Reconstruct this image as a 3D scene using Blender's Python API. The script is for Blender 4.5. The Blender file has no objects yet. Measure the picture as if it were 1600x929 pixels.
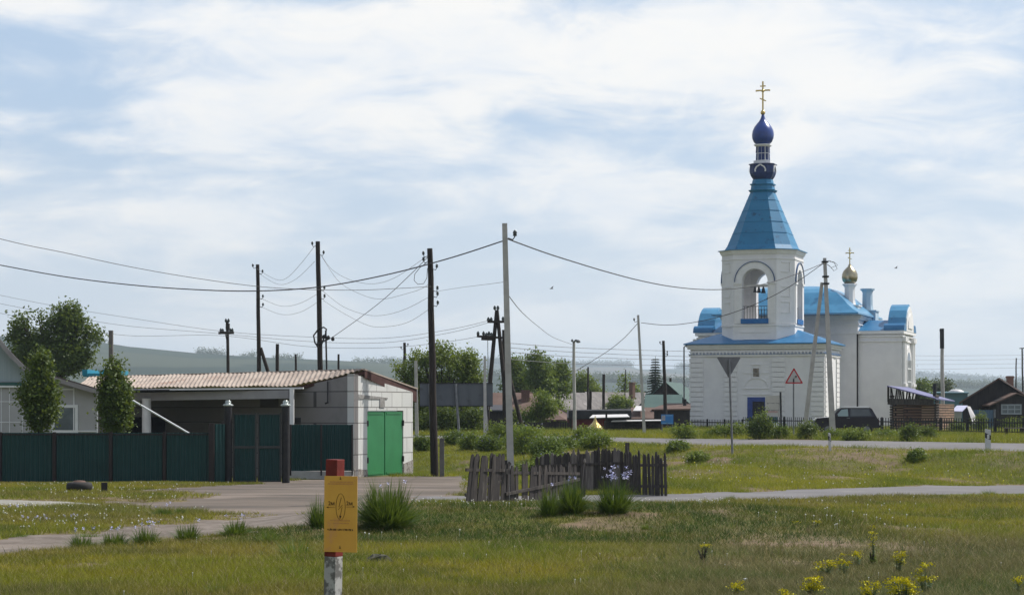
import bpy, math, random
import numpy as np
from mathutils import Vector, Matrix, Quaternion
R = math.radians
rng = np.random.default_rng(7)
random.seed(7)
C = bpy.context.scene.collection
SC = bpy.context.scene

# ---------------------------------------------------------------- camera, sky, sun, exposure
F = 3208.0          # focal length in pixels of the 1600 px wide photograph
CAMZ = 1.7
HAZE = 0.00016
HR = 640.0          # row of the horizon
cd = bpy.data.cameras.new('camera'); cam = bpy.data.objects.new('camera', cd); C.objects.link(cam)
cam.location = (0, 0, CAMZ); cam.rotation_euler = (R(90), 0, 0)
cd.sensor_width = 36; cd.lens = 36 * F / 1600; cd.shift_y = (HR - 464.5) / 1600
cd.clip_start = 0.1; cd.clip_end = 20000
SC.camera = cam

SUN_AZ, SUN_EL = R(30), R(50)       # azimuth from +X towards +Y
sdir = Vector((math.cos(SUN_AZ) * math.cos(SUN_EL), math.sin(SUN_AZ) * math.cos(SUN_EL), math.sin(SUN_EL)))
w = bpy.data.worlds.new("World"); SC.world = w; w.use_nodes = True
nt = w.node_tree; N = nt.nodes; Lk = nt.links
for n in list(N): N.remove(n)
out = N.new('ShaderNodeOutputWorld'); bg = N.new('ShaderNodeBackground'); Lk.new(bg.outputs[0], out.inputs[0])
sky = N.new('ShaderNodeTexSky'); sky.sky_type = 'NISHITA'; sky.sun_disc = False
sky.sun_elevation = SUN_EL; sky.sun_rotation = R(90) - SUN_AZ; sky.air_density = 1.0; sky.dust_density = 1.5; sky.ozone_density = 1.5
bg.inputs[1].default_value = 0.085
tc = N.new('ShaderNodeTexCoord')
sep = N.new('ShaderNodeSeparateXYZ'); Lk.new(tc.outputs['Generated'], sep.inputs[0])
def M_(op, a, b=None, c=None, clamp=False, T=None):
    T = T or (N, Lk)
    n = T[0].new('ShaderNodeMath'); n.operation = op; n.use_clamp = clamp
    for i, v in enumerate((a, b, c)):
        if v is None: continue
        if isinstance(v, (int, float)): n.inputs[i].default_value = v
        else: T[1].new(v, n.inputs[i])
    return n.outputs[0]
# cloud coordinates: long flat streaks seen low over the horizon
az = M_('ARCTAN2', sep.outputs[0], sep.outputs[1])
el = M_('MULTIPLY', M_('ARCSINE', sep.outputs[2]), 1.0)
elc = M_('POWER', M_('MAXIMUM', M_('ADD', el, 0.02), 0.001), 0.85)
def cmb(x, y, z):
    c = N.new('ShaderNodeCombineXYZ')
    for i, v in enumerate((x, y, z)):
        if isinstance(v, (int, float)): c.inputs[i].default_value = v
        else: Lk.new(v, c.inputs[i])
    return c.outputs[0]
def noise(vec, scale, detail=6, rough=.55, dist=0.0):
    n = N.new('ShaderNodeTexNoise'); Lk.new(vec, n.inputs['Vector']); n.inputs['Scale'].default_value = scale
    n.inputs['Detail'].default_value = detail; n.inputs['Roughness'].default_value = rough; n.inputs['Distortion'].default_value = dist
    return n.outputs[0]
vA = cmb(M_('MULTIPLY', az, 6.0), M_('MULTIPLY', elc, 19.0), 3.7)
vB = cmb(M_('MULTIPLY', az, 17.0), M_('MULTIPLY', elc, 42.0), 9.1)
vC = cmb(M_('MULTIPLY', az, 3.0), M_('MULTIPLY', elc, 14.0), 1.3)
def ramp(v, a, b, T=None):
    T = T or (N, Lk)
    n = T[0].new('ShaderNodeMapRange'); n.interpolation_type = 'SMOOTHSTEP'; T[1].new(v, n.inputs[0])
    n.inputs[1].default_value = a; n.inputs[2].default_value = b
    return n.outputs[0]
def mixc(f, a, b, T=None, typ='MIX'):
    T = T or (N, Lk)
    n = T[0].new('ShaderNodeMix'); n.data_type = 'RGBA'; n.blend_type = typ
    if isinstance(f, (int, float)): n.inputs[0].default_value = f
    else: T[1].new(f, n.inputs[0])
    for i, v in ((6, a), (7, b)):
        if isinstance(v, (tuple, list)): n.inputs[i].default_value = (*v[:3], 1)
        else: T[1].new(v, n.inputs[i])
    return n.outputs[2]
nA = noise(vA, 1.0, 6, .5, .5); nB = noise(vB, 1.0, 8, .58, .5); nC = noise(vC, 1.0, 4, .5, .4)
dens = M_('ADD', M_('ADD', M_('MULTIPLY', nA, .62), M_('MULTIPLY', nB, .27)), M_('MULTIPLY', nC, .27))
cover = ramp(dens, .495, .65)
bright = ramp(M_('ADD', M_('MULTIPLY', nB, .5), M_('MULTIPLY', nC, .5)), .38, .66)
K = 1.0 / bg.inputs[1].default_value
cl = mixc(bright, tuple(K * v for v in (.64, .69, .76)), tuple(K * v for v in (.815, .80, .775)))
veil = tuple(K * v for v in (.42, .545, .72))
base = mixc(.72, sky.outputs[0], veil)
mx = mixc(cover, base, cl)
hz = ramp(el, .16, .0)
mx2 = mixc(M_('MULTIPLY', hz, .65), mx, tuple(K * v for v in (.70, .725, .74)))
hi = ramp(el, .25, .75)      # the sky thins to plain blue higher up
mx3 = mixc(M_('MULTIPLY', hi, .5), mx2, sky.outputs[0])
# thin cloud is brightest on the sun's side of the sky and duller on the far side
dp = N.new('ShaderNodeVectorMath'); dp.operation = 'DOT_PRODUCT'; Lk.new(tc.outputs['Generated'], dp.inputs[0]); dp.inputs[1].default_value = sdir
gl = M_('MULTIPLY_ADD', ramp(dp.outputs['Value'], -.7, .30), .46, .54)
sc_ = N.new('ShaderNodeVectorMath'); sc_.operation = 'SCALE'; Lk.new(mx3, sc_.inputs[0]); Lk.new(gl, sc_.inputs['Scale'])
Lk.new(sc_.outputs[0], bg.inputs[0])

sl = bpy.data.lights.new('sun', 'SUN'); so = bpy.data.objects.new('sun', sl); C.objects.link(so)
sl.energy = 4.4; sl.angle = R(0.6); sl.color = (1, .95, .87)
so.rotation_euler = sdir.to_track_quat('Z', 'Y').to_euler(); so.location = (20, 20, 60)
vs = SC.view_settings; vs.view_transform = 'Standard'; vs.look = 'None'; vs.exposure = 0.32; vs.gamma = 1
SC.cycles.max_bounces = 6; SC.cycles.diffuse_bounces = 3; SC.cycles.glossy_bounces = 2; SC.cycles.transmission_bounces = 3
SC.cycles.transparent_max_bounces = 6; SC.cycles.volume_bounces = 0; SC.cycles.use_denoising = True

# ---------------------------------------------------------------- helpers
def P(px, py, D): return Vector(((px - 800) / F * D, D, CAMZ + (HR - py) / F * D))
def X(px, D): return (px - 800) / F * D
def Zr(py, D): return CAMZ + (HR - py) / F * D

def _hash(i, j, s):
    h = (i * 374761393 + j * 668265263 + s * 974634777) & 0xffffffff
    h = ((h ^ (h >> 13)) * 1274126177) & 0xffffffff
    return ((h ^ (h >> 16)) & 0xffff) / 65535.0
def vn(x, y, sc=1.0, s=0):
    x = np.asarray(x, float) / sc; y = np.asarray(y, float) / sc
    i = np.floor(x).astype(np.int64); j = np.floor(y).astype(np.int64); fx = x - i; fy = y - j
    fx = fx * fx * (3 - 2 * fx); fy = fy * fy * (3 - 2 * fy)
    a = _hash(i, j, s); b = _hash(i + 1, j, s); c = _hash(i, j + 1, s); d = _hash(i + 1, j + 1, s)
    return (a * (1 - fx) + b * fx) * (1 - fy) + (c * (1 - fx) + d * fx) * fy
def fbm(x, y, sc, s=0, o=3):
    r = 0; t = 0
    for k in range(o): r = r + vn(x, y, sc / 2 ** k, s + k) / 2 ** k; t += 1 / 2 ** k
    return r / t

class MB:
    def __init__(s): s.v = []; s.f = []; s.fl = []
    def add(s, vs, fs, flat=True):
        n = len(s.v); s.v += [tuple(p) for p in vs]; s.f += [tuple(i + n for i in q) for q in fs]; s.fl += [flat] * len(fs); return s
    def box(s, x0, x1, y0, y1, z0, z1):
        vs = [(x, y, z) for x in (x0, x1) for y in (y0, y1) for z in (z0, z1)]
        return s.add(vs, [(0, 1, 3, 2), (4, 6, 7, 5), (0, 4, 5, 1), (2, 3, 7, 6), (0, 2, 6, 4), (1, 5, 7, 3)])
    def obox(s, c, sx, sy, sz, rot=0, tilt=0):      # box by centre, turned about z (and leaned about y)
        m = Matrix.Rotation(rot, 3, 'Z') @ Matrix.Rotation(tilt, 3, 'Y')
        vs = [Vector(c) + m @ Vector((a * sx / 2, b * sy / 2, d * sz / 2)) for a in (-1, 1) for b in (-1, 1) for d in (-1, 1)]
        return s.add(vs, [(0, 1, 3, 2), (4, 6, 7, 5), (0, 4, 5, 1), (2, 3, 7, 6), (0, 2, 6, 4), (1, 5, 7, 3)])
    def bar(s, a, b, wx, wy=None):                   # rectangular bar from a to b
        a = Vector(a); b = Vector(b); d = (b - a); wy = wy or wx
        q = d.to_track_quat('Z', 'X' if abs(d.normalized().z) > .9 else 'Y')
        u = q @ Vector((1, 0, 0)); v = q @ Vector((0, 1, 0))
        vs = [p + u * (i * wx / 2) + v * (j * wy / 2) for p in (a, b) for i, j in ((-1, -1), (1, -1), (1, 1), (-1, 1))]
        return s.add(vs, [(3, 2, 1, 0), (4, 5, 6, 7), (0, 1, 5, 4), (1, 2, 6, 5), (2, 3, 7, 6), (3, 0, 4, 7)])
    def tube(s, pts, rad, n=8, cap=True, smooth=True):
        pts = [Vector(p) for p in pts]; k = len(pts)
        if isinstance(rad, (int, float)): rad = [rad] * k
        vs = []
        for i, p in enumerate(pts):
            d = (pts[min(i + 1, k - 1)] - pts[max(i - 1, 0)])
            if d.length < 1e-9: d = Vector((0, 0, 1))
            d.normalize(); u = d.cross(Vector((0, 1, 0)) if abs(d.y) < .9 else Vector((1, 0, 0))).normalized(); v = d.cross(u)
            for j in range(n):
                t = 2 * math.pi * j / n + (math.pi / 4 if n == 4 else 0); vs.append(p + (u * math.cos(t) + v * math.sin(t)) * rad[i])
        fs = [(i * n + j, i * n + (j + 1) % n, (i + 1) * n + (j + 1) % n, (i + 1) * n + j) for i in range(k - 1) for j in range(n)]
        s.add(vs, fs, not smooth)
        if cap: s.add(vs[:n], [tuple(range(n))[::-1]]); s.add(vs[-n:], [tuple(range(n))])
        return s
    def lathe(s, prof, c=(0, 0, 0), n=24, smooth=True):          # prof: (radius, z)
        vs = [(c[0] + r * math.cos(2 * math.pi * j / n), c[1] + r * math.sin(2 * math.pi * j / n), c[2] + z) for r, z in prof for j in range(n)]
        k = len(prof)
        fs = [(i * n + j, i * n + (j + 1) % n, (i + 1) * n + (j + 1) % n, (i + 1) * n + j) for i in range(k - 1) for j in range(n)]
        s.add(vs, fs, not smooth); s.add(vs[:n], [tuple(range(n))[::-1]]); s.add(vs[-n:], [tuple(range(n))]); return s
    def loft(s, rings, cap=True):                    # rings: lists of points, same length
        n = len(rings[0]); vs = [p for r in rings for p in r]
        fs = [(i * n + j, i * n + (j + 1) % n, (i + 1) * n + (j + 1) % n, (i + 1) * n + j) for i in range(len(rings) - 1) for j in range(n)]
        s.add(vs, fs)
        if cap: s.add(rings[0], [tuple(range(n))[::-1]]); s.add(rings[-1], [tuple(range(n))])
        return s
    def prism(s, poly, f0, f1):                      # poly 2D; f0, f1 map (a, b) to 3D on the two ends
        A = [f0(*p) for p in poly]; B = [f1(*p) for p in poly]; n = len(poly)
        s.add(A, [tuple(range(n))[::-1]]); s.add(B, [tuple(range(n))])
        for i in range(n):
            j = (i + 1) % n; s.add([A[i], A[j], B[j], B[i]], [(0, 1, 2, 3)])
        return s
    def slab(s, pts, t):                             # quad or polygon given thickness t downward
        pts = [Vector(p) for p in pts]; lo = [p - Vector((0, 0, t)) for p in pts]; n = len(pts)
        s.add(pts, [tuple(range(n))]); s.add(lo, [tuple(range(n))[::-1]])
        for i in range(n):
            j = (i + 1) % n; s.add([pts[i], lo[i], lo[j], pts[j]], [(0, 1, 2, 3)])
        return s
    def build(s, name, mat, parent=None, bevel=0.0, link=True):
        me = bpy.data.meshes.new(name); me.from_pydata(s.v, [], s.f); me.validate()
        if len(me.polygons) == len(s.fl):
            me.polygons.foreach_set('use_smooth', [not q for q in s.fl])
        me.materials.append(mat); me.update()
        o = bpy.data.objects.new(name, me)
        if link: C.objects.link(o)
        if parent: o.parent = parent
        if bevel:
            b = o.modifiers.new('bevel', 'BEVEL'); b.width = bevel; b.segments = 2; b.limit_method = 'ANGLE'
        return o

def tag(o, label, cat, group=None, kind=None):
    o['label'] = label; o['category'] = cat
    if group: o['group'] = group
    if kind: o['kind'] = kind
    return o
def thing(name, label, cat, loc=(0, 0, 0), rz=0.0, group=None):
    o = bpy.data.objects.new(name, None); C.objects.link(o); o.location = loc; o.rotation_euler = (0, 0, rz); o.empty_display_size = .1
    return tag(o, label, cat, group)
def struct(o): o['kind'] = 'structure'; return o

# ---------------------------------------------------------------- materials
def newmat(name):
    m = bpy.data.materials.new(name); m.use_nodes = True; T = (m.node_tree.nodes, m.node_tree.links)
    return m, T, T[0]['Principled BSDF']
def setspec(b, v): b.inputs['Specular IOR Level'].default_value = v
def tnoise(T, vec, scale, detail=5, rough=.6):
    n = T[0].new('ShaderNodeTexNoise'); T[1].new(vec, n.inputs['Vector']); n.inputs['Scale'].default_value = scale
    n.inputs['Detail'].default_value = detail; n.inputs['Roughness'].default_value = rough; return n.outputs[0]
def pm(name, c1, c2=None, sc=3.0, rough=.8, metal=0.0, bump=0.0, stretch=(1, 1, 1), spec=.3, lo=.35, hi=.65, bsc=None, c3=None, sc3=1.0, lo3=.55, hi3=.7, coat=0.0):
    m, T, b = newmat(name)
    b.inputs['Roughness'].default_value = rough; b.inputs['Metallic'].default_value = metal; setspec(b, spec)
    b.inputs['Coat Weight'].default_value = coat
    c2 = c2 or tuple(v * .8 for v in c1)
    t = T[0].new('ShaderNodeTexCoord'); mp = T[0].new('ShaderNodeMapping'); T[1].new(t.outputs['Object'], mp.inputs[0]); mp.inputs['Scale'].default_value = stretch
    n = tnoise(T, mp.outputs[0], sc)
    col = mixc(ramp(n, lo, hi, T), c1, c2, T)
    if c3: col = mixc(ramp(tnoise(T, mp.outputs[0], sc3, 7, .65), lo3, hi3, T), col, c3, T)
    T[1].new(col, b.inputs['Base Color'])
    if bump:
        bp = T[0].new('ShaderNodeBump'); bp.inputs['Strength'].default_value = .6; bp.inputs['Distance'].default_value = bump
        T[1].new(tnoise(T, mp.outputs[0], bsc or sc * 4, 6), bp.inputs['Height']); T[1].new(bp.outputs[0], b.inputs['Normal'])
    return m
def leafmat(name, c1, c2, trans=.35, rough=.55, sc=1.2):
    m, T, b = newmat(name)
    g = T[0].new('ShaderNodeNewGeometry'); t = T[0].new('ShaderNodeTexCoord')
    n = tnoise(T, t.outputs['Object'], sc, 3)
    f = M_('ADD', M_('MULTIPLY', g.outputs['Random Per Island'], .5, T=T), M_('MULTIPLY', ramp(n, .35, .65, T), .5, T=T), T=T)
    col = mixc(f, c1, c2, T)
    T[1].new(col, b.inputs['Base Color']); b.inputs['Roughness'].default_value = rough; setspec(b, .35)
    tr = T[0].new('ShaderNodeBsdfTranslucent'); T[1].new(mixc(.5, col, (.22, .26, .03), T), tr.inputs[0])
    ms = T[0].new('ShaderNodeMixShader'); ms.inputs[0].default_value = trans
    T[1].new(b.outputs[0], ms.inputs[1]); T[1].new(tr.outputs[0], ms.inputs[2]); T[1].new(ms.outputs[0], T[0]['Material Output'].inputs[0])
    return m
def attrmat(name, trans=.3, rough=.7):
    m, T, b = newmat(name)
    a = T[0].new('ShaderNodeAttribute'); a.attribute_name = 'Col'
    T[1].new(a.outputs['Color'], b.inputs['Base Color']); b.inputs['Roughness'].default_value = rough; setspec(b, .2)
    tr = T[0].new('ShaderNodeBsdfTranslucent'); T[1].new(a.outputs['Color'], tr.inputs[0])
    ms = T[0].new('ShaderNodeMixShader'); ms.inputs[0].default_value = trans
    T[1].new(b.outputs[0], ms.inputs[1]); T[1].new(tr.outputs[0], ms.inputs[2]); T[1].new(ms.outputs[0], T[0]['Material Output'].inputs[0])
    return m
Mt = {}
Mt['white'] = pm('white_plaster', (.74, .73, .735), (.69, .68, .69), 1.1, .85, bump=.004, c3=(.58, .57, .56), sc3=.4, lo3=.58, hi3=.85)
Mt['white2'] = pm('white_trim', (.76, .75, .75), (.70, .69, .69), 2.5, .8)
Mt['blue_roof'] = pm('blue_sheet_roof', (.016, .13, .29), (.022, .16, .34), .8, .38, spec=.5, c3=(.010, .09, .22), sc3=2.0)
Mt['vault'] = pm('vault_sheet', (.04, .20, .37), (.055, .24, .42), .8, .3, spec=.6, c3=(.03, .16, .3), sc3=2.0)  # paler than the other blue sheet: reflected sky put into the colour
Mt['tent'] = pm('tent_sheet', (.012, .155, .31), (.016, .175, .34), .8, .5, spec=.4, c3=(.008, .07, .15), sc3=2.0)
Mt['blue_deep'] = pm('deep_blue_paint', (.008, .035, .19), (.012, .05, .26), 2, .3, spec=.55)
Mt['blue_dark'] = pm('dark_blue_paint', (.006, .02, .09), (.01, .03, .14), 2, .45)
Mt['blue_trim'] = pm('blue_trim', (.01, .11, .33), (.015, .14, .38), 2, .45)
Mt['gold'] = pm('gilded_metal', (.62, .46, .18), (.5, .36, .13), 4, .28, metal=1)
Mt['gold_dull'] = pm('gold_nitride', (.42, .36, .24), (.33, .28, .19), 4, .3, metal=1)
Mt['dark_void'] = pm('dark_interior', (.012, .012, .018), (.02, .02, .025), 2, .9)
Mt['iron'] = pm('black_iron', (.012, .012, .014), (.022, .02, .02), 5, .6)
Mt['wood_dark'] = pm('tarred_wood', (.018, .014, .013), (.04, .03, .025), 3, .9, bump=.01, stretch=(6, 6, .6))
Mt['wood_grey'] = pm('weathered_wood', (.085, .072, .065), (.035, .03, .03), 3, .95, bump=.008, stretch=(8, 8, .8), c3=(.14, .125, .115), sc3=2)
Mt['concrete'] = pm('concrete', (.46, .445, .42), (.37, .355, .335), 2.5, .9, bump=.006, c3=(.14, .13, .12), sc3=1.2, lo3=.58, hi3=.8)
Mt['concrete_dark'] = pm('old_concrete', (.15, .14, .13), (.1, .095, .09), 2.5, .9, bump=.006)
Mt['galv'] = pm('galvanised_steel', (.2, .205, .22), (.15, .155, .17), 4, .55, metal=.3)
Mt['porcelain'] = pm('glazed_insulator', (.04, .05, .05), (.06, .07, .07), 6, .2)
Mt['green_sheet'] = pm('green_profiled_sheet', (.005, .038, .038), (.006, .045, .044), 1, .5, spec=.3, c3=(.004, .03, .03), sc3=.6)
Mt['brown_post'] = pm('dark_brown_steel', (.018, .012, .014), (.026, .018, .018), 2, .5)
Mt['door_green'] = pm('green_painted_door', (.022, .165, .058), (.027, .19, .068), 1.2, .5, spec=.4, c3=(.02, .15, .05), sc3=.9)
Mt['asphalt'] = pm('asphalt', (.155, .148, .15), (.12, .115, .118), .5, .92, bump=.006, bsc=30, c3=(.19, .18, .175), sc3=.25)
Mt['asbestos'] = pm('asbestos_cement_sheet', (.40, .335, .285), (.29, .235, .20), 1.2, .9, c3=(.22, .125, .09), sc3=.35, lo3=.55, hi3=.72)
Mt['slate_grey'] = pm('grey_roof_sheet', (.2, .185, .18), (.13, .12, .12), 1.2, .85, c3=(.3, .28, .27), sc3=.6)
Mt['rust_roof'] = pm('rusty_roof', (.10, .06, .048), (.13, .085, .068), .9, .85, c3=(.065, .045, .04), sc3=.5)
Mt['plank_dark'] = pm('dark_planks', (.02, .017, .019), (.038, .031, .03), 1.5, .9, stretch=(7, 7, .7), bump=.01)
Mt['glass'] = pm('window_glass', (.03, .04, .045), (.05, .06, .065), 1, .08, spec=.7)
Mt['pvc'] = pm('white_pvc', (.72, .73, .74), (.68, .69, .7), 2, .4)
Mt['cable'] = pm('cable_sheath', (.022, .02, .022), (.035, .032, .032), 8, .5)
Mt['wire'] = pm('bare_wire', (.16, .16, .17), (.2, .2, .21), 8, .5, metal=.3)
Mt['rubber'] = pm('rubber', (.018, .018, .018), (.03, .028, .027), 5, .8)
Mt['red_paint'] = pm('red_paint', (.17, .018, .012), (.12, .014, .010), 8, .65, c3=(.2, .05, .03), sc3=12, bump=.002)
Mt['bark'] = pm('bark', (.06, .045, .035), (.03, .023, .02), 4, .95, stretch=(3, 3, .6), bump=.02)
LM = {
 'dark': leafmat('leaf_dark', (.028, .062, .010), (.10, .15, .02), .36),
 'mid': leafmat('leaf_mid', (.04, .09, .012), (.13, .19, .024), .4),
 'light': leafmat('leaf_light', (.075, .135, .015), (.18, .23, .035), .45),
 'spruce': leafmat('needles', (.009, .022, .015), (.018, .04, .024), .12),
 'far': leafmat('leaf_far', (.03, .055, .018), (.06, .085, .03), .25),
 'iris': leafmat('iris_leaf', (.014, .052, .006), (.055, .125, .012), .36),
 'rape': leafmat('rape_leaf', (.05, .09, .035), (.07, .12, .05), .3),
 'bronze': leafmat('leaf_bronze', (.035, .035, .014), (.07, .075, .025), .3),
}
Mt['iris_flower'] = pm('iris_petal', (.38, .38, .62), (.55, .55, .72), 9, .7)
Mt['rape_flower'] = pm('rape_petal', (.68, .60, .012), (.60, .55, .02), 9, .7)
Mt['dandelion'] = pm('dandelion_head', (.62, .62, .56), (.5, .5, .45), 9, .9)
# ---------------------------------------------------------------- terrain
CREST = np.array([(75, 0), (60, 22), (30, 58.5), (18.1, 72.7), (12, 79.9), (5.5, 87.8), (2.7, 96), (-4, 104), (-20, 112), (-90, 128)], float)
BASE = np.array([(68, 0), (54, 14), (25, 56), (17.5, 64.5), (15, 63.2), (3.35, 53.8), (-0.5, 60), (-1.8, 70), (-2.9, 78), (-5, 86), (-18, 97), (-90, 112)], float)
ROADFAR = np.array([(82, 6), (66, 27), (36.5, 64.5), (20.9, 83.2), (14.5, 91.5), (6.5, 101), (3.0, 107), (-6, 112.5), (-22, 120.5), (-90, 137)], float)
def inpoly(x, y, poly):
    r = np.zeros(x.shape, bool); n = len(poly)
    for i in range(n):
        (x1, y1), (x2, y2) = poly[i], poly[(i + 1) % n]
        c = ((y1 > y) != (y2 > y)) & (x < (x2 - x1) * (y - y1) / ((y2 - y1) or 1e-9) + x1)
        r ^= c
    return r
def pl_dist(x, y, pl):
    best = np.full(x.shape, 1e9)
    poly = [tuple(p) for p in pl] + [(-9000, 2000), (-9000, 90000), (90000, 90000), (90000, -9), (2000, -9)]
    side = np.where(inpoly(x, y, poly), 1, -1)
    for a, b in zip(pl[:-1], pl[1:]):
        d = b - a; L2 = d @ d
        t = np.clip(((x - a[0]) * d[0] + (y - a[1]) * d[1]) / L2, 0, 1)
        dd = np.hypot(x - a[0] - t * d[0], y - a[1] - t * d[1])
        best = np.minimum(best, dd)
    return best * side       # positive beyond the line
HP1 = ([-1600, -600, -300, 0, 150, 200, 300, 400, 500, 600, 700, 800, 900, 1000, 1200], [500, 505, 515, 530, 538, 545, 555, 562, 567, 573, 585, 600, 618, 640, 655])
HP2 = ([-1600, 0, 500, 600, 800, 880, 985, 1000, 1060, 1100, 1300, 1430, 1500, 1600, 2000, 3200], [560, 570, 573, 570, 571, 573, 573, 577, 577, 579, 584, 589, 592, 597, 607, 600])
HP3 = ([-1600, 0, 500, 640, 900, 1000, 1060, 1200, 1430, 1500, 1600, 2000, 3200], [600, 600, 598, 597, 597, 600, 604, 606, 606, 607, 610, 613, 610])
def sst(t): t = np.clip(t, 0, 1); return t * t * (3 - 2 * t)
def H(x, y):
    x = np.asarray(x, float); y = np.asarray(y, float); x, y = np.broadcast_arrays(x, y)
    L = np.interp(y, [0, 20, 33, 47, 60, 72, 80, 84, 120], [0, -.30, -.42, -.50, -.55, -.85, -.87, -.98, -1.0])
    L = L + .34 * np.exp(-((y - 38) / np.where(y < 38, 2.6, 5.0)) ** 2) * sst((x + 5.5) / 3) * sst((9 - x) / 5)
    dB = pl_dist(x, y, BASE); dC = pl_dist(x, y, CREST)
    t = np.where(dC > 0, 1, np.where(dB < 0, 0, dB / (dB - dC + 1e-6)))
    S = .35 * t + .65 * sst(t)
    U = .25 + .09 * np.clip(dC / 8.6, 0, 1) - .1 * sst((dC - 9.5) / 5)
    U = U - .55 * sst((y - 170) / 120) - 2.2 * sst((y - 300) / 400)
    z = L + (U - L) * np.where(y > 140, 1, S)
    z = z + (fbm(x + y * .4, y * .6, 3.4, 43, 3) - .5) * .62 * np.where((dB > 0) & (dC < 0), 4 * t * (1 - t), 0)
    z = z + (fbm(x, y, 3.0, 3, 2) - .5) * .07 * sst((y - 4) / 8) * (1 - sst((dC) / 3)) 
    a = 800 + F * x / np.maximum(y, 1)
    for (px, rr), D0, w0, w1 in ((HP3, 2300, 1200, 900), (HP1, 2600, 1500, 1200), (HP2, 5500, 2300, 2500)):
        top = CAMZ + (HR - np.interp(a, px, rr)) / F * D0 + (fbm(x, y, 260, 11) - .5) * D0 * .0016
        rise = sst((y - (D0 - w0)) / w0) * (1 - .7 * sst((y - D0) / w1))
        z = z + np.maximum(top - z, 0) * rise
    return z
def GZ(x, y): return float(H(np.array([x]), np.array([y]))[0])
_Ds = np.concatenate([np.arange(8, 200, .08), np.arange(200, 800, 2)])
def ghit(px, row):
    z = H((px - 800) / F * _Ds, _Ds); rr = HR - (z - CAMZ) * F / _Ds
    ok = np.nonzero(rr <= row)[0]
    D = _Ds[ok[0]] if len(ok) else 200.0
    return ((px - 800) / F * D, D)
def G(px, D): x = X(px, D); return Vector((x, D, GZ(x, D)))

def ipoly(pts): return [ghit(*p) for p in pts]
yard_poly = ipoly([(345, 758), (455, 750), (560, 745.5), (650, 744), (700, 743), (735, 745), (745, 766), (700, 771), (655, 776), (650, 792), (560, 806), (490, 812), (440, 803), (330, 802), (180, 791), (165, 786), (290, 782), (330, 775), (300, 768), (225, 767), (290, 762)])
gravel_poly = ipoly([(-90, 853), (0, 845), (60, 835), (200, 826), (300, 815), (420, 803), (500, 806), (600, 800), (640, 793), (600, 804), (540, 812), (500, 818), (440, 826), (350, 832), (260, 842), (180, 850), (100, 855), (0, 868), (-90, 872)])
path_poly = ipoly([(-120, 779), (0, 780), (90, 783), (165, 787), (160, 790.5), (60, 790), (-120, 789)])
lower_poly = [(80, -6), (64, 12), (30, 66), (22, 70.5), (16, 64.3), (3.35, 53.9), (-1.5, 53.6), (-3.5, 56), (-3.5, 50), (0, 48.3), (3.0, 48.2), (14.4, 56.0), (20, 60), (46, 12), (58, -8)]
upper_poly = [tuple(p) for p in CREST] + [tuple(p) for p in ROADFAR[::-1]]
def jit(x, y, a, s, sc=.8): return x + (fbm(x, y, sc, s) - .5) * a, y + (fbm(x, y, sc, s + 9) - .5) * a * 2.2
def on_yard(x, y): return inpoly(*jit(x, y, 1.9, 21), yard_poly)
def on_gravel(x, y): return inpoly(*jit(x, y, 1.4, 31), gravel_poly)
def on_path(x, y): return inpoly(*jit(x, y, .12, 41), path_poly)
def on_lower(x, y): return inpoly(*jit(x, y, .6, 51), lower_poly)
def on_upper(x, y): return inpoly(*jit(x, y, .3, 61), upper_poly)
BL = [(1090, 715, 1.6, 2.0, 1.0), (1060, 735, 1.2, 2.5, .7), (1260, 715, 2.2, 3.0, .8), (1310, 712, 2.4, 2.6, .9), (1370, 712, 2.0, 2, .6), (1300, 735, 1.2, 2, .6), (1190, 850, .9, 2.4, 1.0), (1280, 850, 1.0, 2.6, .95), (1400, 852, .9, 2.4, .8), (1130, 880, .5, 1.4, .8), (1240, 880, .5, 1.2, .8), (1500, 845, .6, 2, .6), (240, 768, 1.4, 2, .5), (1580, 720, 1.0, 2.0, .6), (60, 900, .2, .4, .6), (1350, 880, .35, 1.0, .5)]
BLW = [(*ghit(a, b), c, d, e) for a, b, c, d, e in BL]
def bare(x, y):
    r = np.zeros(x.shape)
    for (bx, by, sx, sy, s) in BLW: r = np.maximum(r, s * np.exp(-((x - bx) / sx) ** 2 - ((y - by) / sy) ** 2))
    j = jit(x, y, 3.2, 141, 1.6); e = inpoly(*j, yard_poly) | inpoly(*jit(x, y, 2.0, 151, 1.2), gravel_poly)
    r = np.maximum(r, np.where(e, .75, 0)); r = np.maximum(r, .8 * sst((fbm(x, y, 1.9, 161) - .66) / .1)); r = np.maximum(r, np.where((y > 56) & (y < 100) & (x > 1), .95 * sst((fbm(x + y * .3, y * .5, 1.6, 171) - .57) / .1), 0))
    return np.clip(r * (.45 + 1.1 * fbm(x, y, .9, 71)), 0, 1)

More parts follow.
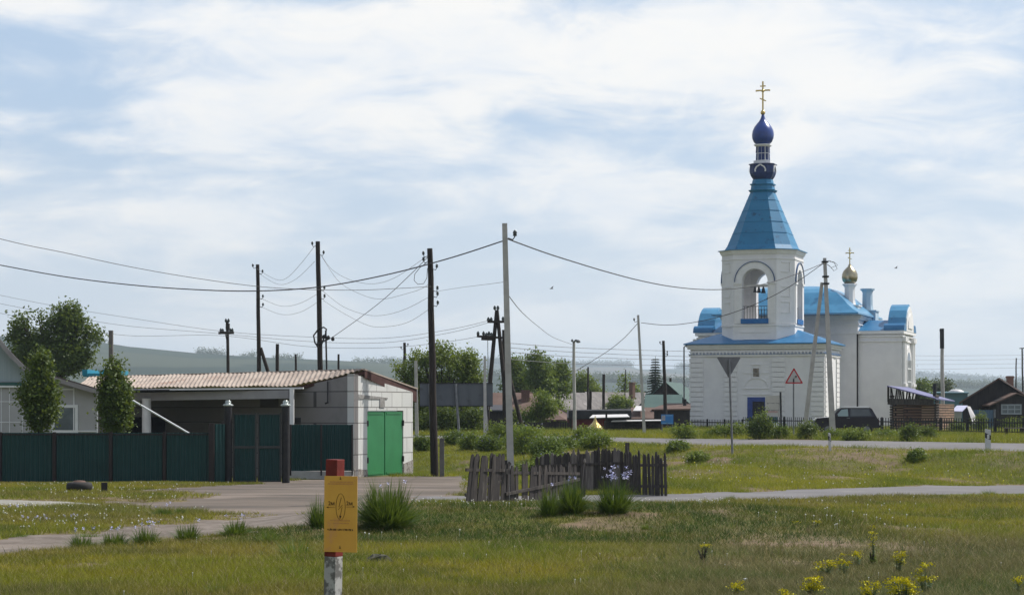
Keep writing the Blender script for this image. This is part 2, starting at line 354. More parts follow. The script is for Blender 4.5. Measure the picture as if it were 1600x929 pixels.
Dv = np.unique(np.concatenate([np.geomspace(2, 25, 60), np.geomspace(25, 135, 500), np.geomspace(135, 9500, 300)]))
av = np.unique(np.round(np.concatenate([np.linspace(-1.0, -.31, 45), np.linspace(-.31, .31, 520), np.linspace(.31, 1.0, 45)]), 6)); nr, nc = len(Dv), len(av)
AA, DD = np.meshgrid(av, Dv); XX = AA * DD; ZZ = H(XX, DD)
verts = np.stack([XX, DD, ZZ], -1).reshape(-1, 3)
i = np.arange(nr - 1)[:, None] * nc + np.arange(nc - 1)[None, :]
quads = np.stack([i, i + 1, i + nc + 1, i + nc], -1).reshape(-1, 4)
qx = verts[quads][:, :, 0].mean(1); qy = verts[quads][:, :, 1].mean(1)
def npmesh(name, verts, faces, mat, cols=None, attrs=None, smooth=False):
    me = bpy.data.meshes.new(name); nv = len(verts); nf, k = faces.shape
    me.vertices.add(nv); me.vertices.foreach_set('co', np.ascontiguousarray(verts, np.float32).ravel())
    me.loops.add(nf * k); me.loops.foreach_set('vertex_index', np.ascontiguousarray(faces, np.int32).ravel())
    me.polygons.add(nf); me.polygons.foreach_set('loop_start', np.arange(0, nf * k, k, dtype=np.int32))
    try: me.polygons.foreach_set('loop_total', np.full(nf, k, np.int32))
    except Exception: pass
    me.polygons.foreach_set('use_smooth', np.full(nf, smooth))
    if cols is not None:
        a = me.attributes.new('Col', 'FLOAT_COLOR', 'POINT'); c4 = np.ones((nv, 4), np.float32); c4[:, :3] = cols; a.data.foreach_set('color', c4.ravel())
    for kk, v in (attrs or {}).items():
        a = me.attributes.new(kk, 'FLOAT', 'POINT'); a.data.foreach_set('value', np.ascontiguousarray(v, np.float32))
    me.materials.append(mat); me.update(calc_edges=True)
    o = bpy.data.objects.new(name, me); C.objects.link(o); return o
gm, T, b = newmat('ground'); b.inputs['Roughness'].default_value = .95; setspec(b, .15)
geo = T[0].new('ShaderNodeNewGeometry'); sp = T[0].new('ShaderNodeSeparateXYZ'); T[1].new(geo.outputs['Position'], sp.inputs[0])
n1 = tnoise(T, geo.outputs['Position'], .35, 5); n2 = tnoise(T, geo.outputs['Position'], 3.0, 6); n3 = tnoise(T, geo.outputs['Position'], .006, 4, .5)
mpn = T[0].new('ShaderNodeMapping'); T[1].new(geo.outputs['Position'], mpn.inputs[0]); mpn.inputs['Scale'].default_value = (.0025, .0013, .0)
vor = T[0].new('ShaderNodeTexVoronoi'); T[1].new(mpn.outputs[0], vor.inputs['Vector']); vor.inputs['Scale'].default_value = 1.0
near = mixc(ramp(n1, .35, .65, T), (.075, .10, .016), (.125, .12, .02), T)
near = mixc(ramp(n2, .4, .75, T), near, (.045, .05, .018), T)
at = T[0].new('ShaderNodeAttribute'); at.attribute_name = 'bare'
near = mixc(at.outputs['Fac'], near, mixc(ramp(n2, .35, .65, T), (.18, .13, .085), (.115, .082, .055), T), T)
sv = T[0].new('ShaderNodeSeparateColor'); T[1].new(vor.outputs['Color'], sv.inputs[0])
field = mixc(ramp(sv.outputs[0], .3, .7, T), (.028, .045, .03), (.045, .058, .036), T)
field = mixc(ramp(sv.outputs[1], .55, .75, T), field, (.10, .085, .06), T)
forest = mixc(ramp(n3, .50, .56, T), field, (.014, .028, .016), T)
col = mixc(ramp(sp.outputs[1], 250, 600, T), near, forest, T); T[1].new(col, b.inputs['Base Color'])
bp = T[0].new('ShaderNodeBump'); bp.inputs['Strength'].default_value = .7; bp.inputs['Distance'].default_value = .03
T[1].new(tnoise(T, geo.outputs['Position'], 9, 6), bp.inputs['Height']); T[1].new(bp.outputs[0], b.inputs['Normal'])
bk = MB(); bk.add([(-900, -900, -.02), (900, -900, -.02), (900, 0, -.02), (-900, 0, -.02)], [(0, 1, 2, 3)]); 
# near skirt behind and beside the lens
bk = MB(); bk.add([(-400, -400, 0.0), (400, -400, 0.0), (400, 2.0, 0.0), (1.5, 2.0, 0.0), (-1.5, 2.0, 0.0), (-400, 2.0, 0.0)], [(0, 1, 2, 3, 4, 5)])
struct(bk.build('ground', gm))

taken = np.zeros(len(quads), bool)
def sheet(name, fn, poly, mat, dmax=1e9):
    xs = [p[0] for p in poly]; ys = [p[1] for p in poly]
    cand = np.nonzero((qx > min(xs) - 2) & (qx < max(xs) + 2) & (qy > min(ys) - 3) & (qy < max(ys) + 3) & ~taken)[0]
    ok = cand[fn(qx[cand], qy[cand])]; taken[ok] = True
    used, inv = np.unique(quads[ok], return_inverse=True)
    return struct(npmesh(name, verts[used], inv.reshape(-1, 4), mat, smooth=True))
gravelm = pm('gravel_dirt', (.17, .14, .118), (.10, .08, .065), 1.3, .95, bump=.01, bsc=20, c3=(.24, .215, .19), sc3=6)
yardm = pm('worn_asphalt', (.125, .10, .08), (.07, .057, .047), .7, .93, bump=.012, bsc=14, c3=(.175, .14, .115), sc3=.5, lo3=.46, hi3=.62, stretch=(.35, 1, 1))
pathm = pm('concrete_path', (.26, .25, .22), (.2, .19, .165), 1.5, .9, bump=.006)
sheet('gravel_path', on_gravel, gravel_poly, gravelm)
sheet('asphalt_yard', on_yard, yard_poly, yardm)
sheet('concrete_path', on_path, path_poly, pathm)
sheet('lower_road', on_lower, lower_poly, Mt['asphalt'])
sheet('upper_road', on_upper, upper_poly, Mt['asphalt'])

keep = ~taken; used, inv = np.unique(quads[keep], return_inverse=True)
ground = struct(npmesh('ground', verts[used], inv.reshape(-1, 4), gm, attrs={'bare': bare(verts[used][:, 0], verts[used][:, 1])}, smooth=True))
# ---------------------------------------------------------------- haze
hm = bpy.data.materials.new('haze'); hm.use_nodes = True; hn = hm.node_tree.nodes; hn.clear()
ho = hn.new('ShaderNodeOutputMaterial'); hv = hn.new('ShaderNodeVolumePrincipled'); hm.node_tree.links.new(hv.outputs[0], ho.inputs['Volume'])
hv.inputs['Color'].default_value = (.74, .87, 1.0, 1); hv.inputs['Density'].default_value = HAZE; hv.inputs['Anisotropy'].default_value = .3
hb = MB(); hb.box(-9900, 9900, -500, 9700, -14, 220); o = hb.build('haze', hm); o['kind'] = 'stuff'
# ---------------------------------------------------------------- church
AL = R(19.4); CH0 = Vector((X(1182, 160), 160.0, .25))
ch = thing('orthodox_church', 'white Orthodox church with blue tent-roofed bell tower and blue roofs', 'church', CH0, -AL)
def zc(row, D): return Zr(row, D) - .25
def uv2w(u, v): return (CH0.x + u * math.cos(AL) + v * math.sin(AL), CH0.y - u * math.sin(AL) + v * math.cos(AL))
a2, cc = 3.43 / 2, 1.2; TC = (-.22, 3.3)
hw = a2 + cc
OCT = [(-a2, -hw), (a2, -hw), (hw, -a2), (hw, a2), (a2, hw), (-a2, hw), (-hw, a2), (-hw, -a2)]
def octring(s, z, c=TC): return [(c[0] + x * s, c[1] + y * s, z) for x, y in OCT]
def octloft(m, prof, c=TC): return m.loft([octring(s, z, c) for z, s in prof])
Z0 = 6.55     # eaves of the porch block
nb = MB()
nb.box(-5.3, 5.3, 0, 6.3, -.3, Z0)
nb.box(-4.1, 4.1, 6.3, 13.2, -.3, Z0 + .1)
# centre cube and transept arms
nb.box(-5.65, 5.65, 13, 19.9, -.3, 9.3)
nb.box(-8.05, 9.2, 13.35, 19.7, -.3, 8.0)
nb.build('wall', Mt['white'], ch)
tr = MB()
def band(u0, u1, v0, v1, z0, z1, p): tr.box(u0 - p, u1 + p, v0 - p, v1 + p, z0, z1)
for (q, z0_, z1_) in ((.1, 5.62, 5.78), (.08, 5.95, 6.05), (.2, 6.2, 6.36), (.3, 6.36, Z0 + .002)): band(-5.3, 5.3, 0, 6.3, z0_, z1_, q)
for (q, z0_, z1_) in ((.12, 7.75, 7.95), (.1, 8.5, 8.6), (.2, 8.95, 9.1), (.3, 9.1, 9.302)): band(-5.65, 5.65, 13, 19.9, z0_, z1_, q)
for (q, z0_, z1_) in ((.1, 7.1, 7.2), (.12, 7.5, 7.62), (.22, 7.75, 8.003)): band(-8.05, 9.2, 13.35, 19.7, z0_, z1_, q)
band(-5.3, 5.3, 0, 6.3, -.3, .55, .1); band(-8.05, 9.2, 13.35, 19.7, -.3, .55, .1)
for i in range(38):   # dentils under the porch cornice
    u = -5.2 + i * .28; tr.box(u, u + .12, -.16, 0, 5.8, 5.95)
tr.build('cornice', Mt['white2'], ch)
def quoin(u0, u1, v0, v1, n=13, z0=.6, z1=5.55):
    m = MB(); h = (z1 - z0) / n
    for i in range(n): m.box(u0, u1, v0, v1, z0 + i * h, z0 + (i + 1) * h - .06)
    return m.build('pilaster', Mt['white2'], ch)
for u0, u1 in ((-5.36, -4.25), (-2.55, -1.55), (1.25, 2.25), (4.3, 5.36)): quoin(u0, u1, -.11, .0)
for v0, v1 in ((.3, 1.3), (2.4, 3.5), (5.0, 6.2)): quoin(5.3, 5.38, v0, v1)
quoin(-8.12, -8.05, 13.6, 14.7, 17, .6, 7.0)
# blue trims and roofs
bt = MB()
bt.box(-5.46, 5.46, -.16, 6.46, 5.79, 5.83)
bt.build('blue_ledge', Mt['blue_trim'], ch)
rf = MB()
e = .45
E = [(-5.3 - e, -e), (5.3 + e, -e), (5.3 + e, 6.3 + e), (-5.3 - e, 6.3 + e)]
rf.loft([[(*p, Z0) for p in E], [(*p, Z0 + .09) for p in E], [(-2.3, 3.1, Z0 + 1.35), (2.3, 3.1, Z0 + 1.35), (2.3, 3.2, Z0 + 1.35), (-2.3, 3.2, Z0 + 1.35)]])
rf.prism([(-4.4, 6.62), (4.4, 6.62), (0, 8.0)], lambda a, b: (a, 6.4, b), lambda a, b: (a, 13.2, b))
rf.build('porch_roof', Mt['blue_roof'], ch)
# central roof, a flared vault
vr = MB(); cM = (0, 16.45)
prof = [(9.3, 6.15), (9.42, 6.15), (9.75, 5.6), (10.15, 5.1), (10.7, 4.55), (11.2, 4.0), (11.55, 3.3), (11.8, 2.4), (11.9, 1.5), (11.95, .6)]
def sq(s, z, k=6, rnd=.045):
    pts = []
    for q in range(4):
        a0 = (q * 90 + 45)
        for i in range(k):
            t = i / k; A = R(a0); B = R(a0 + 90)
            x = math.cos(A) * (1 - t) + math.cos(B) * t; y = math.sin(A) * (1 - t) + math.sin(B) * t
            bul = 1 + rnd * math.sin(math.pi * t) * (1 if z > 9.6 else 0)
            pts.append((cM[0] + x * s * 1.414 * bul, cM[1] + y * s * 1.414 * bul * (.62 if False else 1), z))
    return pts
vr.loft([sq(s, z) for z, s in prof]); o = vr.build('vault_roof', Mt['vault'], ch)
# transept roofs with rounded pediments
for sgn in (1, -1):
    seen_ = set(ch.children)
    m = MB()
    m.prism([(13.1, 8.0), (19.95, 8.0), (16.5, 9.0)], lambda a, b: (sgn * 5.5, a, b), lambda a, b: (sgn * 9.0, a, b))
    # rolls on the shoulders
    for vc in (13.75, 19.3):
        arc = [(vc + .62 * math.cos(t), 8.0 + .62 * math.sin(t)) for t in np.linspace(0, math.pi, 9)]
        m.prism(arc, lambda a, b: (sgn * 7.75, a, b), lambda a, b: (sgn * 9.45, a, b))
    m.build('transept_roof', Mt['blue_roof'], ch)
    vm = 16.55; m = MB(); hwid = 2.15
    prof2 = [(vm + hwid, 8.0), (vm + hwid * 1.0, 8.5), (vm + hwid * .86, 9.15), (vm + hwid * .6, 9.75), (vm + hwid * .28, 10.12), (vm, 10.3), (vm - hwid * .28, 10.12), (vm - hwid * .6, 9.75), (vm - hwid * .86, 9.15), (vm - hwid, 8.5), (vm - hwid, 8.0)]
    m.prism(prof2, lambda a, b: (sgn * 7.9, a, b), lambda a, b: (sgn * 9.36, a, b)); m.build('barrel_roof', Mt['vault'], ch)
    m = MB(); sc = lambda k: [(vm + (a - vm) * k, 8.0 + (b - 8.0) * k) for a, b in prof2]
    m.prism(sc(.92), lambda a, b: (sgn * 9.3, a, b), lambda a, b: (sgn * 9.44, a, b))
    m.prism(sc(.55), lambda a, b: (sgn * 9.40, a, b + .25), lambda a, b: (sgn * 9.5, a, b + .25))
    m.build('pediment', Mt['white2'], ch)
    m = MB()   # clustered columns and window surround of the end facade
    for vv in (13.75, 14.55, 18.5, 19.3): m.tube([(sgn * 9.28, vv, .6), (sgn * 9.28, vv, 7.5)], .19, 8); m.box(sgn * 9.28 - .27, sgn * 9.28 + .27, vv - .27, vv + .27, 7.1, 7.5); m.box(sgn * 9.28 - .25, sgn * 9.28 + .25, vv - .25, vv + .25, 3.4, 3.65)
    arcw = lambda r, zz: [(vm - r, 1.6)] + [(vm - r * math.cos(t), zz + r * math.sin(t)) for t in np.linspace(0, math.pi, 11)] + [(vm + r, 1.6)]
    m.prism(arcw(1.45, 5.3), lambda a, b: (sgn * 9.2, a, b), lambda a, b: (sgn * 9.33, a, b)); m.build('facade_column', Mt['white2'], ch)
    wm = MB(); wm.prism(arcw(1.0, 5.3), lambda a, b: (sgn * 9.33, a, b), lambda a, b: (sgn * 9.345, a, b)); wo = wm.build('window', Mt['glass'], ch)
    fm = MB()
    for vv in (vm - .96, vm - .33, vm + .33, vm + .96): fm.box(min(sgn * 9.34, sgn * 9.4), max(sgn * 9.34, sgn * 9.4), vv - .05, vv + .05, 1.6, 5.6)
    for zz in (1.62, 2.7, 3.8, 4.9): fm.box(min(sgn * 9.34, sgn * 9.39), max(sgn * 9.34, sgn * 9.39), vm - 1, vm + 1, zz - .05, zz + .05)
    fm.build('window_frame', Mt['pvc'], wo)
    for o_ in ch.children:
        if sgn < 0 and o_ not in seen_: o_.location.x = 1.0
# bell tower
wl = MB()
zt0, zt1, th = Z0 - .1, 13.82, .75
r_, sill, spring = 1.03, 8.55, 11.45
def archface(m, f, half, z0, z1, r, sill, spring, n=14):
    """wall panel with an arched hole; f(s, z, d) gives the 3D point"""
    def quad(a, b, c, d): 
        for dd, rev in ((0, False), (th, True)):
            q = [f(*p, dd) for p in (a, b, c, d)]; m.add(q[::-1] if rev else q, [(0, 1, 2, 3)])
    quad((-half, z0), (-r, z0), (-r, spring), (-half, spring)); quad((r, z0), (half, z0), (half, spring), (r, spring))
    quad((-r, z0), (r, z0), (r, sill), (-r, sill))
    ts = np.linspace(math.pi, 0, n + 1); arc = [(r * math.cos(t), spring + r * math.sin(t)) for t in ts]
    quad((-half, spring), (-r, spring), (-r, z1), (-half, z1)); quad((r, spring), (half, spring), (half, z1), (r, z1))
    for p, q in zip(arc[:-1], arc[1:]): quad(p, q, (q[0], z1), (p[0], z1))
    for p, q in zip(arc[:-1], arc[1:]): m.add([f(*p, 0), f(*q, 0), f(*q, th), f(*p, th)], [(0, 1, 2, 3)])
    for s_ in (-r, r): m.add([f(s_, sill, 0), f(s_, spring, 0), f(s_, spring, th), f(s_, sill, th)], [(0, 1, 2, 3)])
    m.add([f(-r, sill, 0), f(r, sill, 0), f(r, sill, th), f(-r, sill, th)], [(0, 1, 2, 3)])
dirs = [(0, -1), (1, 0), (0, 1), (-1, 0)]
orn = MB(); sills = []
for (nx, ny) in dirs:
    dk = MB()
    tx, ty = -ny, nx
    f = lambda s_, z, d, nx=nx, ny=ny, tx=tx, ty=ty: (TC[0] + nx * (hw - d) + tx * s_, TC[1] + ny * (hw - d) + ty * s_, z)
    archface(wl, f, a2, zt0, zt1, r_, sill, spring)
    # archivolt, imposts, jamb pilasters
    ts = np.linspace(0, math.pi, 19)
    for (ra, rb, d0, d1, mm) in ((r_ + .0, 1.56, .0, -.07, orn), (1.56, 1.62, .0, -.13, dk)):
        for t0, t1 in zip(ts[:-1], ts[1:]):
            A = [(ra * math.cos(t0), spring + ra * math.sin(t0)), (rb * math.cos(t0), spring + rb * math.sin(t0)), (rb * math.cos(t1), spring + rb * math.sin(t1)), (ra * math.cos(t1), spring + ra * math.sin(t1))]
            mm.add([f(*p, d1) for p in A] + [f(*p, d0 + .02) for p in A], [(0, 1, 2, 3), (0, 4, 5, 1), (1, 5, 6, 2), (2, 6, 7, 3), (3, 7, 4, 0)])
    def fb(m, s0, s1, z0, z1, d):
        q = [f(s0, z0, d), f(s1, z0, d), f(s1, z1, d), f(s0, z1, d), f(s0, z0, .02), f(s1, z0, .02), f(s1, z1, .02), f(s0, z1, .02)]
        m.add(q, [(0, 1, 2, 3), (0, 4, 5, 1), (1, 5, 6, 2), (2, 6, 7, 3), (3, 7, 4, 0)])
    for sg in (-1, 1):
        fb(orn, *sorted((sg * 1.03, sg * 1.6)), 8.2, spring - .18, -.06); fb(orn, *sorted((sg * .98, sg * 1.66)), spring - .18, spring, -.12)
    fb(orn, -1.2, 1.2, 7.5, 7.57, -.04); fb(orn, -.8, .8, 6.95, 7.0, -.04)
    sm = MB(); q0 = f(-1.1, sill - .3, -.12); 
    q = [f(s_, z, d) for s_ in (-1.1, 1.1) for d in (-.13, th * .6) for z in (sill - .36, sill + .02)]
    sm.add(q, [(0, 1, 3, 2), (4, 6, 7, 5), (0, 4, 5, 1), (2, 3, 7, 6), (0, 2, 6, 4), (1, 5, 7, 3)])
    sm.build('sill', Mt['blue_trim'], ch)
    dk.build('arch_moulding', Mt.setdefault('arch_blue', pm('faded_blue_edge', (.05, .09, .19), (.07, .12, .22), 2, .6)), ch)
    rm = MB()
    rm.bar(f(-1.0, sill + 1.0, .3), f(1.0, sill + 1.0, .3), .05)
    for k in range(9): s_ = -.9 + k * .225; rm.bar(f(s_, sill, .3), f(s_, sill + 1.0, .3), .03)
    rm.build('railing', Mt['iron'], ch)
# chamfer faces
for i in (1, 3, 5, 7):
    p, q = OCT[i], OCT[(i + 1) % 8]
    nx, ny = (p[0] + q[0]), (p[1] + q[1]); l = math.hypot(nx, ny); nx /= l; ny /= l
    A = [(TC[0] + a, TC[1] + b_) for a, b_ in (p, q)]; B = [(a - nx * .7, b_ - ny * .7) for a, b_ in A]
    wl.add([(*A[0], zt0), (*A[1], zt0), (*A[1], zt1), (*A[0], zt1), (*B[0], zt0), (*B[1], zt0), (*B[1], zt1), (*B[0], zt1)], [(0, 1, 2, 3), (5, 4, 7, 6)])
    tx, ty = (q[0] - p[0]), (q[1] - p[1]); l = math.hypot(tx, ty); tx /= l; ty /= l; cx_, cy_ = (A[0][0] + A[1][0]) / 2, (A[0][1] + A[1][1]) / 2
    for z0_, z1_ in ((12.2, 13.0), (10.3, 11.1), (9.0, 9.9), (7.9, 8.2)):
        for s0, s1, za, zb in ((-.4, .4, z1_ - .05, z1_), (.35, .4, z0_, z1_), (-.4, .4, z0_, z0_ + .04)):
            q8 = [(cx_ + tx * s_ + nx * d, cy_ + ty * s_ + ny * d, z) for s_ in (s0, s1) for d in (0, .05) for z in (za, zb)]
            orn.add(q8, [(0, 1, 3, 2), (4, 6, 7, 5), (0, 4, 5, 1), (2, 3, 7, 6), (0, 2, 6, 4), (1, 5, 7, 3)])
octloft(wl, [(zt1 - .02, .98), (zt1 + .1, .98)]); octloft(wl, [(8.2, .95), (8.3, .95)])
wl.build('bell_tower', Mt['white'], ch)
for z0_, z1_, s0, s1 in ((8.0, 8.14, 1.02, 1.02), (11.3, 11.4, 1.012, 1.012), (13.2, 13.3, 1.015, 1.015), (13.62, 13.95, 1.02, 1.07)):
    ring0 = octring(s0, z0_); ring1 = octring(s1, z1_)
    if z0_ in (11.3,): continue
    orn.loft([ring0, ring1] if z0_ > 13 else [ring0, ring1])
orn.build('tower_ornament', Mt['white2'], ch)
m = MB(); ts_ = octloft(m, [(13.95, 1.10), (14.0, 1.10), (14.05, .94), (14.4, .87), (18.75, .30)]); m.build('tent_roof', Mt['tent'], ch)
for z_ in (15.35, 16.25, 17.15, 18.0):
    s_ = .87 - .131 * (z_ - 14.4) + .006; m = MB(); octloft(m, [(z_, s_), (z_ + .03, s_)], TC); m.build('seam', Mt['tent'], ch)
m = MB(); octloft(m, [(18.72, .33), (18.86, .36), (18.9, .30), (19.25, .285), (19.28, .32), (19.36, .32), (19.4, .27), (19.7, .25)])
m.build('neck', Mt['tent'], ch)
m = MB(); octloft(m, [(19.65, .22), (19.95, .29), (20.2, .32), (20.85, .32), (20.88, .35), (20.93, .35)]); bd = m.build('lantern_base', Mt['blue_dark'], ch)
for (nx, ny) in dirs:
    m = MB()
    tx, ty = -ny, nx; dd = hw * .32
    pts = [(-.40, 20.28), (-.42, 20.45), (-.30, 20.66), (-.1, 20.78), (0, 20.88), (.1, 20.78), (.30, 20.66), (.42, 20.45), (.40, 20.28)]
    for p, q in zip(pts[:-1], pts[1:]):
        m.bar((TC[0] + nx * (dd + .02) + tx * p[0], TC[1] + ny * (dd + .02) + ty * p[0], p[1]), (TC[0] + nx * (dd + .02) + tx * q[0], TC[1] + ny * (dd + .02) + ty * q[0], q[1]), .1, .1)
    m.build('arch_relief', Mt['white2'], ch)
m = MB(); octloft(m, [(20.93, .23), (21.2, .23)]); octloft(m, [(21.2, .175), (22.35, .165)]); octloft(m, [(22.35, .19), (22.42, .22), (22.5, .22)]); dm = m.build('drum', Mt['white2'], ch)
m = MB()
for k, (p, q) in enumerate(zip(OCT, OCT[1:] + OCT[:1])):
    s = .178; L_ = math.hypot(q[0] - p[0], q[1] - p[1]); 
    fr = ((.07, .48), (.52, .93)) if L_ > 2 else ((.12, .88),)
    for t0, t1 in fr:
        for za, zb in ((21.24, 21.76), (21.81, 22.31)):
            A = (p[0] + (q[0] - p[0]) * t0, p[1] + (q[1] - p[1]) * t0); B = (p[0] + (q[0] - p[0]) * t1, p[1] + (q[1] - p[1]) * t1)
            m.add([(TC[0] + A[0] * s, TC[1] + A[1] * s, za), (TC[0] + B[0] * s, TC[1] + B[1] * s, za), (TC[0] + B[0] * s * .97, TC[1] + B[1] * s * .97, zb), (TC[0] + A[0] * s * .97, TC[1] + A[1] * s * .97, zb)], [(0, 1, 2, 3)])
m.build('window', Mt['blue_dark'], dm)
m = MB(); m.lathe([(.3, 22.48), (.52, 22.5), (.74, 22.72), (.86, 23.0), (.89, 23.3), (.84, 23.6), (.7, 23.9), (.5, 24.15), (.32, 24.35), (.2, 24.55), (.12, 24.8), (.06, 25.0)], (*TC, 0), 12); m.build('onion_dome', Mt['blue_deep'], ch)
def ocross(c, z, h, mat, par):
    m = MB(); t = .042 * h / 2.2 + .014; x, y = c
    m.box(x - t, x + t, y - t, y + t, z, z + h)
    m.box(x - h * .235, x + h * .235, y - t * .8, y + t * .8, z + h * .69, z + h * .69 + 2 * t)
    m.box(x - h * .1, x + h * .1, y - t * .7, y + t * .7, z + h * .85, z + h * .85 + 1.5 * t)
    m.bar((x - h * .11, y, z + h * .44), (x + h * .11, y, z + h * .34), t * 1.6, t * 1.6)
    for a, b_ in ((-h * .235, h * .7), (h * .235, h * .7), (0, h)): m.lathe([(.01, -t * 1.5), (t * 1.5, 0), (.01, t * 1.5)], (x + a, y, z + b_ + t * .5), 8)
    m.lathe([(.01, -t * 2.5), (t * 2, -t * 1.2), (t * 2.4, 0), (t * 2, t * 1.2), (.01, t * 2.5)], (x, y, z + h * .70), 10)
    return m.build('cross', mat, par)
m = MB(); m.lathe([(.02, 24.85), (.14, 24.9), (.2, 25.05), (.14, 25.2), (.02, 25.25)], (*TC, 0), 14); m.build('ball', Mt['gold'], ch)
ocross(TC, 25.2, 2.25, Mt['gold'], ch)
m = MB()   # bells
for x, y, r in ((-.5, 1.2, .16), (-.2, 1.25, .18), (.15, 1.3, .2), (.75, 1.9, .5)):
    m.lathe([(r, 10.95 - r * 1.6), (r * .85, 10.98 - r * 1.3), (r * .62, 11.0 - r * .6), (r * .5, 11.05 - r * .2), (.04, 11.15)], (x, y + .5, 0), 12)
m.build('bell', pm('bell_bronze', (.03, .03, .045), (.05, .05, .06), 4, .4, metal=.7), ch)
m = MB(); m.box(-1.9, 1.9, 1.55, 1.7, 11.15, 11.3); m.box(-1.9, 1.9, 2.3, 2.45, 11.15, 11.3); m.build('bell_beam', Mt['white2'], ch)
# doorway, icon, mouldings on the west front
m = MB(); m.box(-.72, .68, -.035, .0, 0, 2.45); m.build('door_frame', Mt['blue_deep'], ch)
m = MB(); m.box(-.3, .64, -.05, -.036, 0, 2.1); m.build('door', Mt['dark_void'], ch, 0)  # open doorway: darkness of the interior painted as a flat black panel
m = MB()
arc = [(.95 * math.cos(t), 3.15 + .8 * math.sin(t)) for t in np.linspace(0, math.pi, 15)]
for p, q in zip(arc[:-1], arc[1:]): m.bar((p[0], -.02, p[1]), (q[0], -.02, q[1]), .06, .07)
m.box(-1.05, 1.05, -.05, 0, 3.08, 3.14); m.box(-1.05, 1.05, -.05, 0, 2.62, 2.68)
m.box(-.36, -.30, -.05, 0, 3.9, 5.0); m.box(.30, .36, -.05, 0, 3.9, 5.0); m.box(-.4, .4, -.06, 0, 4.95, 5.02); m.box(-1.0, 1.0, -.04, 0, 4.3, 4.36)
m.build('portal_moulding', Mt['white2'], ch)
m = MB(); m.box(-.25, .2, -.04, 0, 4.05, 4.7); ic = m.build('icon', pm('icon_paint', (.28, .25, .2), (.1, .08, .07), 3, .5), ch)
m = MB(); m.tube([(5.62, 13.0, 1), (5.62, 13.0, 7.8)], .07, 8); m.tube([(5.62, 13.0, .0), (5.62, 13.0, 1)], .07, 8)
m.build('drainpipe', Mt['brown_post'], ch)
m = MB(); m.tube([(-5.75, -.25, .1), (-5.75, -.25, 6.4), (-5.5, -.3, 6.55)], .06, 8); m.build('drainpipe', Mt['galv'], ch)
# small cupola piers on the central roof
for (px, v, top, base, dome) in ((1328, 14.2, 443, 488, True), (1355, 19.0, 451, 496, False)):
    D = 160 + v * .943 - 5 * .332; u = ((px - 800) / F * D - CH0.x - v * math.sin(AL)) / math.cos(AL)
    zb, zt = zc(base, D), zc(top, D)
    m = MB(); m.box(u - .82, u + .82, v - .82, v + .82, zb - .6, zb + .5); m.box(u - .9, u + .9, v - .9, v + .9, zb + .5, zb + .6)
    m.lathe([(.52, zb + .6), (.45, zb + 1.0), (.43, zt - .35), (.5, zt - .2), (.62, zt - .12), (.62, zt)], (u, v, 0), 8, False)
    d = m.build('cupola_drum', Mt['white2'] if dome else pm('pale_blue_plaster', (.42, .52, .6), (.36, .47, .56), 1, .8), ch)
    if dome:
        m = MB(); m.lathe([(.3, zt), (.42, zt + .02), (.6, zt + .22), (.67, zt + .5), (.66, zt + .78), (.54, zt + 1.06), (.34, zt + 1.28), (.18, zt + 1.42), (.08, zt + 1.65)], (u, v, 0), 16); m.build('gold_dome', Mt['gold_dull'], ch)
        ocross((u, v), zt + 1.6, 1.35, Mt['gold'], ch)
# ---------------------------------------------------------------- buildings on the left
def wavy_sheet(m, f, a0, a1, pitch, amp, nb_=1, k=6):
    """corrugated sheet; f(a, b) -> (point, normal); a runs across the waves (metres), b from 0 to 1 along them"""
    n = max(2, int((a1 - a0) / pitch * k)); vs = []
    for j in range(nb_ + 1):
        for i in range(n + 1):
            a = a0 + (a1 - a0) * i / n; p, nn = f(a, j / nb_)
            vs.append(p + nn * (amp * math.cos(2 * math.pi * a / pitch)))
    fs = [(j * (n + 1) + i, j * (n + 1) + i + 1, (j + 1) * (n + 1) + i + 1, (j + 1) * (n + 1) + i) for j in range(nb_) for i in range(n)]
    m.add(vs, fs, False)
def bricky(name, c1, c2, sx, sz, mortar, mw=.02, bump=.01, dirt=None):
    m, T, b = newmat(name); b.inputs['Roughness'].default_value = .9; setspec(b, .2)
    t = T[0].new('ShaderNodeTexCoord'); sp_ = T[0].new('ShaderNodeSeparateXYZ'); T[1].new(t.outputs['Object'], sp_.inputs[0])
    cb = T[0].new('ShaderNodeCombineXYZ'); T[1].new(M_('ADD', sp_.outputs[0], M_('MULTIPLY', sp_.outputs[1], 1.0, T=T), T=T), cb.inputs[0]); T[1].new(sp_.outputs[2], cb.inputs[1])
    br = T[0].new('ShaderNodeTexBrick'); T[1].new(cb.outputs[0], br.inputs['Vector'])
    br.inputs['Color1'].default_value = (*c1, 1); br.inputs['Color2'].default_value = (*c2, 1); br.inputs['Mortar'].default_value = (*mortar, 1)
    br.inputs['Scale'].default_value = 1; br.inputs['Mortar Size'].default_value = mw; br.inputs['Brick Width'].default_value = sx; br.inputs['Row Height'].default_value = sz; br.inputs['Mortar Smooth'].default_value = .2
    n = tnoise(T, t.outputs['Object'], 1.6, 6); col = mixc(M_('MULTIPLY', ramp(n, .5, .8, T), .5, T=T), br.outputs[0], dirt or tuple(v * .6 for v in c1), T)
    T[1].new(col, b.inputs['Base Color'])
    bp = T[0].new('ShaderNodeBump'); bp.inputs['Distance'].default_value = bump; T[1].new(M_('SUBTRACT', 1.0, br.outputs['Fac'], T=T), bp.inputs['Height']); T[1].new(bp.outputs[0], b.inputs['Normal'])
    return m
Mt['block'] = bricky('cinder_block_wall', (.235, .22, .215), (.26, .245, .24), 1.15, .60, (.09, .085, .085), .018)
Mt['wblock'] = bricky('white_block_wall', (.60, .60, .58), (.56, .56, .545), 1.15, .60, (.22, .21, .2), .02, dirt=(.42, .41, .39))
